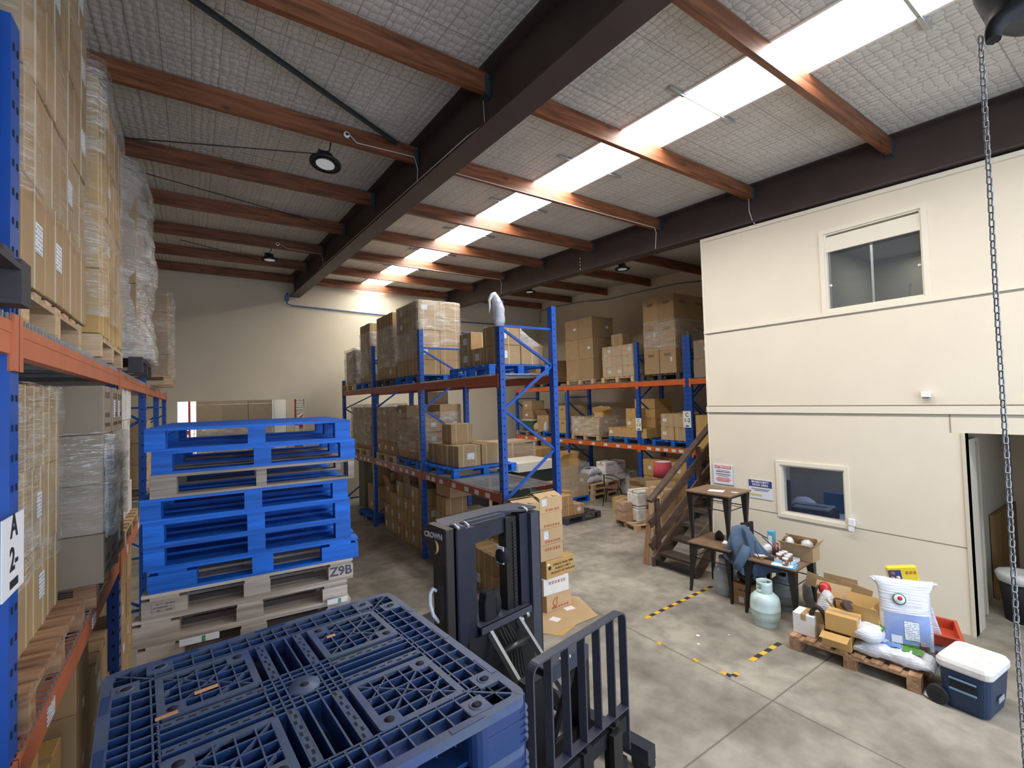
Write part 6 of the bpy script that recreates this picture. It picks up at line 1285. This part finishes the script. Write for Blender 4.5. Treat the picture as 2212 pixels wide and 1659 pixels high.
WC = mat('white_cable', (.62,.60,.54), .5); GC = mat('grey_conduit', (.22,.23,.26), .5); BC = mat('blue_pipe', (.10,.16,.32), .5)
def cable(lab, pts, r=.006, m_=WC, name='cable'): q = MB(); q.tube(pts, r, 6); return tag(q.build(name, m_), lab, 'cable' if name != 'pipe' else 'pipe')
cable('white cable sagging from the nearer left bay rose to the dark rafter', [(1.46,PB-.09,roof(PB)-.13),(1.55,PB-.06,roof(PB)-.19),(1.9,PB-.05,roof(PB)-.17),(2.25,PB-.05,roof(PB)-.16),(2.285,PB-.06,roof(PB)-.3),(2.285,PB-.04,roof(PB)-.50),(2.24,PB+.05,roof(PB)-.56)])
cable('thin white cable dropping at the top timber and running down the rafter face', [(2.29,3.70,roof(3.7)-.24),(2.305,3.71,roof(3.7)-.45),(2.19,3.85,roof(3.8)-.545),(2.19,5.2,roof(5.2)-.545),(2.19,10.3,roof(10.3)-.545)], .004)
cable('white cable from the farther left bay light down the rafter', [(1.44,PD-.09,roof(PD)-.13),(1.6,PD-.06,roof(PD)-.19),(2.25,PD-.05,roof(PD)-.2),(2.285,PD-.05,roof(PD)-.35),(2.28,PD-.03,roof(PD)-.55)], .005)
cable('white cable along a lit timber then down the second rafter, middle bay', [(2.6,PB-.036,roof(PB)-.21),(4.0,PB-.038,roof(PB)-.215),(6.75,PB-.036,roof(PB)-.20),(6.80,PB-.03,roof(PB)-.28),(6.80,PB+.0,roof(PB)-.56)], .007)
yk = 13.72-1.68*2; cable('white cable down the second rafter far from the office', [(2.6,yk-.036,roof(yk)-.21),(6.75,yk-.036,roof(yk)-.2),(6.80,yk-.03,roof(yk)-.3),(6.80,yk,roof(yk)-.58)], .006)
cable('short white cable from the rafter down to the office wall top', [(6.805,3.62,roof(3.6)-.22),(6.80,3.62,roof(3.6)-.40),(6.85,3.60,roof(3.6)-.56),(6.88,3.56,5.14)], .006)
q = MB(); a, b = Vector((-1.6,3.05,roof(3)-.10)), Vector((2.28,5.44,roof(5.4)-.02)); q.bar(a, b, .045, .006); q.bar(a+Vector((0,0,-.02)), b+Vector((0,0,-.02)), .006, .045); tag(q.build('brace_angle', mat('brace_dark',(.055,.06,.06),.5,.4)), 'dark steel angle brace slanting across the top left of the roof', 'brace')
cable('thin dark brace rod from the left wall toward the nearer bay light', [(-1.7,7.1,roof(7)-.16),(1.35,5.74,roof(5.7)-.18)], .008, mat('rod_dark',(.05,.05,.055),.5,.4), 'brace_rod')
cable('thin dark brace rod slanting to the rafter past the third left timber', [(-1.7,7.5,roof(7.5)-.07),(2.30,8.86,roof(8.8)-.05)], .008, MATS['rod_dark'], 'brace_rod')
cable('thin dark brace rod near the far wall in the left bay', [(-.2,11.2,roof(11.2)-.08),(2.30,12.6,roof(12.6)-.1)], .008, MATS['rod_dark'], 'brace_rod')
q = MB(); q.tube([(2.13,13.88,5.75),(2.13,13.90,5.47),(2.25,13.91,5.43),(6.0,13.92,5.34),(10.6,13.92,5.34)], .02, 8); q.bx(2.08,2.18,13.86,13.94,5.55,5.70); tag(q.build('pipe', BC), 'thin blue-grey pipe running along the far wall from the rafter foot', 'pipe')
cable('grey conduit looping along the end wall above the racks', [(10.77,13.8,5.5),(10.77,13.75,5.93),(10.77,12.9,5.95),(10.77,11.4,5.86),(10.77,10.4,5.72),(10.77,9.1,5.70),(10.77,7.8,5.66),(10.77,7.0,5.56)], .016, GC, 'conduit')
for k, yy in enumerate([13.72-1.68*(i+.5) for i in range(0, 8)]):
    q = MB(); z = roof(yy)-.012; q.bx(3.88,5.02,yy-.016,yy+.016,z-.006,z); q.bx(3.88,5.02,yy-.018,yy-.014,z-.03,z); q.bx(3.88,4.14,yy-.026,yy+.026,z-.010,z-.006); q.bx(4.78,5.02,yy-.026,yy+.026,z-.010,z-.006)
    tag(q.build('skylight_strut', GALV), 'thin metal strut crossing the skylight strip, %s from the far wall' % ORD[k], 'strut', 'struts across the skylight')
q = MB()
for k in range(4): q.lathe([(.012,0),(.010,.006),(.0,.007)], (0,0,0), 8)
BT = []
for k in range(4):
    q = MB(); q.lathe([(.014,0),(.011,.008),(.0,.009)], seg=10); e = q.build('pale_bolt', PAPER, rb_); e.location = (6.815,7.28,roof(7.28)-.30-.075*k); e.rotation_euler = (0,R(-90),0)
# ------------------------------------------------------------------ hoist chain at the right
HC = thing('chain_hoist', 'black chain bag with a long galvanised chain hanging at the right edge', 'hoist', (2.42,.40,4.0), 0)
q = MB(); bagshape(q, (.03,-.03,.0), [(.03,-.03),(.034,0),(.05,.04,.03,-.01),(.12,.08,.13,-.05),(.20,.14,.22,-.09),(.26,.24,.26,-.10),(.28,.36,.28,-.10),(.26,.5,.28,-.1)], 20, .010, 95, 1.0, .7); q.build('chain_bag', BLACKM, HC)
q = MB(); q.tube([(.28,-.10,.45),(.28,-.10,1.0)], .09, 14); q.bx(.20,.36,-.16,-.04,1.0,1.12); q.build('hoist_body', BLACK, HC); q = MB(); q.tube([(.28,-.10,1.12),(.28,-.10,1.30),(.28,-.12,1.405)], .014, 8); q.build('hanging_hook', BLACK, HC)
q = MB(); q.box((.19,-.18,.13),(.05,.004,.02), rz=R(30)); q.build('bag_label', GALV, HC)
ch = MB(); pitch = .0265; nl = 104
for k in range(nl):
    z = -.02-pitch*k; r, w2, st = .0032, .0075, .0125; pts = []
    for j in range(12):
        a = 2*math.pi*j/12; u = w2*math.cos(a); v = (st if math.sin(a) > 0 else -st)*.55+st*.6*math.sin(a); 
        an = R(50) if k % 2 else R(140); sw = .004*math.sin(k*.13); pts.append((u*math.cos(an)+.006+sw, u*math.sin(an), z+v))
    ch.tube(pts, r, 5, closed=True)
ch.build('link_chain', mat('chain_galvanised', (.30,.31,.33), .35, .85), HC)
# ------------------------------------------------------------------ next bay seen through the far opening
NBX = [(-.05, 15.2), ]
load('block in the next bay', 'brown', .05, 15.4, 0, (.62,.40,.46), [[7,7,7]], CARDG, 'w', (0,0), .3)
wrap('glossy film round the carton block in the next bay', .03,1.93,15.38,15.82,.8,2.3, FILM, .03,.02,101, top=False)
q = MB(); q.bx(1.98,2.30,15.5,16.4,0,3.1); tag(q.build('bright_board', mat('bright_white',(.9,.9,.88),.5)), 'tall bright white panel standing in the next bay', 'panel')
q = MB(); q.bx(2.31,2.50,15.4,15.6,0,3.2); tag(q.build('cream_post', CREAM), 'cream post left of the ribbed shutter in the next bay', 'post')
q = MB(); n = 60
for k in range(n): q.bx(2.45,4.6,17.0+.02*(k%2),17.04+.02*(k%2),.06*k,.06*k+.058)
tag(q.build('roller_shutter', mat('shutter_grey',(.42,.40,.38),.45,.3)), 'grey ribbed roller shutter in the next bay', 'shutter')
RR = mat('rack_red', (.50,.05,.03), .45)
t = thing('red_rack', 'red rack upright frame with white goods in the next bay right side', 'rack', (2.55,15.6,0))
for x in (0,.62): q = MB(); q.bx(x,x+.05,0,.05,0,3.4); q.build('upright_post', RR, t)
for z in (.9,2.0): q = MB(); q.bx(.05,.62,.01,.04,z,z+.09); q.build('beam', RR, t)
q = MB(); q.bar((.05,.02,2.2),(.62,.02,2.8),.03,.03,upv=(0,1,0)); q.build('brace', RR, t)
t = thing('red_rack', 'red rack upright at the left end of the next bay opening', 'rack', (-.42,15.0,0))
for x in (0,.3): q = MB(); q.bx(x,x+.05,0,.05,0,3.4); q.build('upright_post', RR, t)
q = MB(); q.bx(.05,.3,.01,.04,2.0,2.1); q.build('beam', RR, t)
q = MB(); bagshape(q, (2.85,15.75,2.1), [(.10,0),(.16,.06),(.17,.18),(.14,.27),(.06,.33)], 18, .006, 104, 1.3, 1); tag(q.build('white_drum', PAPER), 'rounded white item on the red rack in the next bay', 'drum')
q = MB(); q.box((2.58,15.5,1.95),(.14,.12,.24)); q.box((2.52,15.5,1.85),(.10,.12,.08)); tag(q.build('white_fitting', PAPER, None, .01), 'stepped white fitting beside the red rack in the next bay', 'fitting')
load('right of next bay', 'dark brown', 2.62, 15.7, .0, (.40,.38,.45), [[4,4]], CARDG, 'w', (0,0), 0)
load('low pile, next bay left', 'whitish', -.30, 14.8, 0, (.28,.30,.36), [[5]], CARDW, 'w', (0,0), 0)
# ------------------------------------------------------------------ office interior and passage
t = thing('office_printer', 'dark printer on a desk seen through the lower office window', 'printer', (7.72,3.36,.745), R(8)); q = MB(); q.bx(-.22,.22,-.30,.30,0,.17); q.build('printer_body', BLACKM, t, .02); q = MB(); q.bx(-.20,.20,-.26,.22,.175,.20); q.build('printer_lid', mat('printer_grey',(.35,.38,.45),.4), t, .01); q = MB(); q.bx(-.03,.0,-.2,.2,.201,.206); q.build('output_slot', BLACKM, t)
t = thing('desk', 'pale desk inside the lower office window', 'desk', (7.9,3.2,0)); q = MB(); q.bx(-.55,.55,-.8,.9,.715,.745); q.build('desktop', mat('desk_pale',(.55,.57,.62),.5), t)
q = MB(); q.bx(-.5,.5,-.75,-.70,0,.71); q.build('panel_leg', MATS['desk_pale'], t); q = MB(); q.bx(-.5,.5,.80,.85,0,.71); q.build('panel_leg', MATS['desk_pale'], t)
q = MB(); q.bx(8.36,8.44,3.16,3.46,.75,1.05); tag(q.build('blue_folder_box', mat('folder_blue',(.02,.14,.35),.5), None, .004), 'blue box on the desk behind the office printer', 'box')
q = MB(); q.bx(8.30,8.44,2.80,3.08,.75,.97); tag(q.build('red_folder_box', mat('folder_red',(.25,.02,.04),.5), None, .004), 'dark red box on the desk at the right, behind office glass', 'box')
q = MB(); bagshape(q, (8.25,3.72,.75), [(.16,0),(.20,.06),(.17,.13),(.08,.19)], 16, .02, 110); tag(q.build('paper_heap', mat('heap_white',(.72,.74,.82),.6)), 'heap of white paper on the desk inside the office', 'paper heap')
q = MB(); bagshape(q, (8.30,4.02,.75), [(.09,0),(.10,.06),(.04,.12),(.03,.24),(.01,.28)], 12, .012, 111); tag(q.build('desk_ornament', mat('ornament_grey',(.18,.17,.17),.6)), 'dark pointed ornament left of the paper heap inside the office', 'ornament')
q = MB(); q.bx(7.22,7.40,3.50,3.72,.0,1.35); tag(q.build('file_cabinet', BLACKM, None, .01), 'black cabinet at the left inside the lower office window', 'cabinet')
q = MB(); q.bx(9.55,9.585,2.2,3.04,2.54,2.85); q.bx(8.3,9.4,2.9,3.03,2.52,3.05); tag(q.build('wooden_bench', m_wood('bench_brown',(.13,.06,.04),(.22,.11,.07),1,.6), None), 'reddish-brown bench at the bottom of the upper office window', 'bench')
q = MB(); q.tube([(7.6,2.05,3.78),(7.62,2.02,4.02)], .012, 8); tag(q.build('white_tube', PAPER), 'white tube standing at the sill inside the upper window', 'tube')
t = thing('passage_door', 'cream inner door standing in the dark passage beyond the doorway', 'door', (7.05,1.50,0)); q = MB(); q.bx(0.10,.62,.0,.04,.02,2.02); q.build('door_leaf', mat('door_cream',(.50,.45,.34),.6), t); q = MB(); q.bx(0,.06,-.0,.05,0,2.06); q.bx(.64,.70,0,.05,0,2.06); q.bx(.06,.64,0,.05,2.03,2.08); q.build('door_frame', mat('door_lining', (.62,.56,.44), .6), t)
q = MB(); q.bx(.06,.10,-.005,.04,.02,2.03); q.build('gap_shade_strip', BLACKM, t); q = MB(); q.tube([(.17,-.0,1.0),(.17,-.05,1.0),(.24,-.05,1.0)], .010, 6); q.build('door_handle', BLACK, t)  # solid black strip stands in for the shade in the gap by the leaf
q = MB(); q.bx(8.30,9.5,1.50,1.55,0,1.05); tag(q.build('wooden_board', m_wood('board_amber',(.20,.11,.03),(.34,.20,.07),2,.6,.6,False)), 'amber brown board standing in the passage', 'board')
t = thing('waste_bin', 'black waste bin lined with a white bag inside the passage', 'bin', (7.78,1.22,0)); q = MB(); q.lathe([(.15,0),(.20,.52),(.19,.52),(.14,.02),(.0,.02)], seg=24); q.build('bin_body', BLACKM, t); q = MB(); bagshape(q, (0,0,.44), [(.205,0),(.215,.07),(.205,.10),(.12,.11),(.03,.09)], 20, .008, 120); q.build('bin_liner', mat('liner_white',(.7,.7,.7),.4), t)
q = MB(); q.box((9.45,1.545,1.35),(.22,.006,.20)); tag(q.build('passage_notice', LABEL), 'faint white notice on the passage wall above the board', 'notice')
# ------------------------------------------------------------------ cartons: keep what can be seen, gather the smallest
HIDE = set([1539,1716,4078,8380,9905,15701,22675,46247,48668,51064,56833,60619,60847,65228,67103,77212,80447,80658,82274,93174,94179,94257,104884,105482,109385,110605,114201,115507,118348,122790,126160,132242,133730,135324,136082,141943,141993,144356,149131,151789,151867,156267,160207,192124,200169,213587,214127,217180,220620,226452,242190,251294,275553,278268,286232,286278,287708,294220,307223,320167,325289,335922,338665,342202,343272,348785,351931,353576,361038,364866,366666,368195,371227,371791,392466,392533,402384,403012,409243,413114,423204,430359,430615,430831,436157,436173,440443,446822,447603,447958,452632,455255,460141,472374,475524,476448,478383,478561,478676,482586,493693,495190,504450,505650,506742,507961,510183,511518,514843,538127,541076,542428,545411,553344,557322,569286,571067,571100,579017,579830,581708,597888,608595,610964,613917,619661,619977,626619,628393,628675,651834,652366,655057,656301,657518,663960,664021,666859,679820,686657,691053,693478,707976,710621,716490,716850,717805,742177,744533,751110,757618,757953,760036,780432,783443,801952,805684,807058,813335,818699,822797,824424,824931,829049,829343,833704,835739,841993,850522,852216,866875,873904,883994,885358,887377,891916,892260,896101,898048,900190,908101,912003,912322,913951,915918,915967,916671,923605,929099,934301,937515,938099,944420,961454,964327,987623])
MERGE = set([11577,14560,15637,27612,32375,32614,36116,46341,46441,56494,58992,60953,61303,87411,104955,117989,118499,123648,127085,128561,129777,130744,137742,138290,152589,153752,157370,164667,166043,178230,179178,181466,190263,191276,197807,207035,214605,215358,223201,224956,224980,259257,261185,266051,268136,274715,279845,290152,294548,298486,307900,308404,321791,350079,360733,371319,375444,390205,414561,427392,440419,442722,447614,449694,451968,452504,456294,462265,484953,485374,486307,493693,496664,496964,497087,507190,508411,510400,528692,537077,537759,539764,544489,549379,550579,557606,567145,568775,569358,571228,571528,590352,594936,598563,602135,604491,606024,614833,617694,620127,620241,633032,637806,643961,648639,654709,658312,665424,667325,670188,670813,680651,681170,690777,700532,710431,717256,723326,728655,730819,735703,744561,745647,746075,760973,761878,762412,769666,773489,777259,781233,788045,789392,797042,798880,799786,804311,806287,807443,809611,821147,825022,838946,841458,844667,854343,866128,868482,868977,869448,885234,890932,909805,915719,923074,928732,937479,938667,947916,959798,960045,967652,976889,987744,990922])
#@@
import zlib
def finish():
    """leave out cartons the photo shows nothing of; gather the least visible ones beyond the 300 into one object"""
    bpy.context.view_layer.update(); ch = {}
    for o in C.objects:
        if o.parent: ch.setdefault(o.parent.name, []).append(o)
    cs = [o for o in C.objects if o.get('category') == 'carton']; hs = {o.name: zlib.crc32(o['label'].encode()) % 1000003 for o in cs}
    small = [o for o in cs if hs[o.name] in MERGE]; gone = [o for o in cs if hs[o.name] in HIDE and o not in small]
    if small:
        bm = bmesh.new(); mats = []
        for o in small:
            for p in [o]+ch.get(o.name, []):
                n0 = len(bm.faces); nv = len(bm.verts); bm.from_mesh(p.data); bm.faces.ensure_lookup_table(); bm.verts.ensure_lookup_table(); M_ = p.matrix_world
                for v in bm.verts[nv:]: v.co = M_ @ v.co
                mm = list(p.data.materials)
                for f in bm.faces[n0:]:
                    m_ = mm[min(f.material_index, len(mm)-1)]
                    if m_ not in mats: mats.append(m_)
                    f.material_index = mats.index(m_)
        me = bpy.data.meshes.new('carton_mass'); bm.to_mesh(me); bm.free()
        for m_ in mats: me.materials.append(m_)
        tag(obj('carton_mass', me), 'small background cartons barely showing between the larger loads on racks and floor', 'cartons', None, 'stuff')
    for o in gone+small:
        for c in ch.get(o.name, []): bpy.data.objects.remove(c)
        bpy.data.objects.remove(o)
finish()
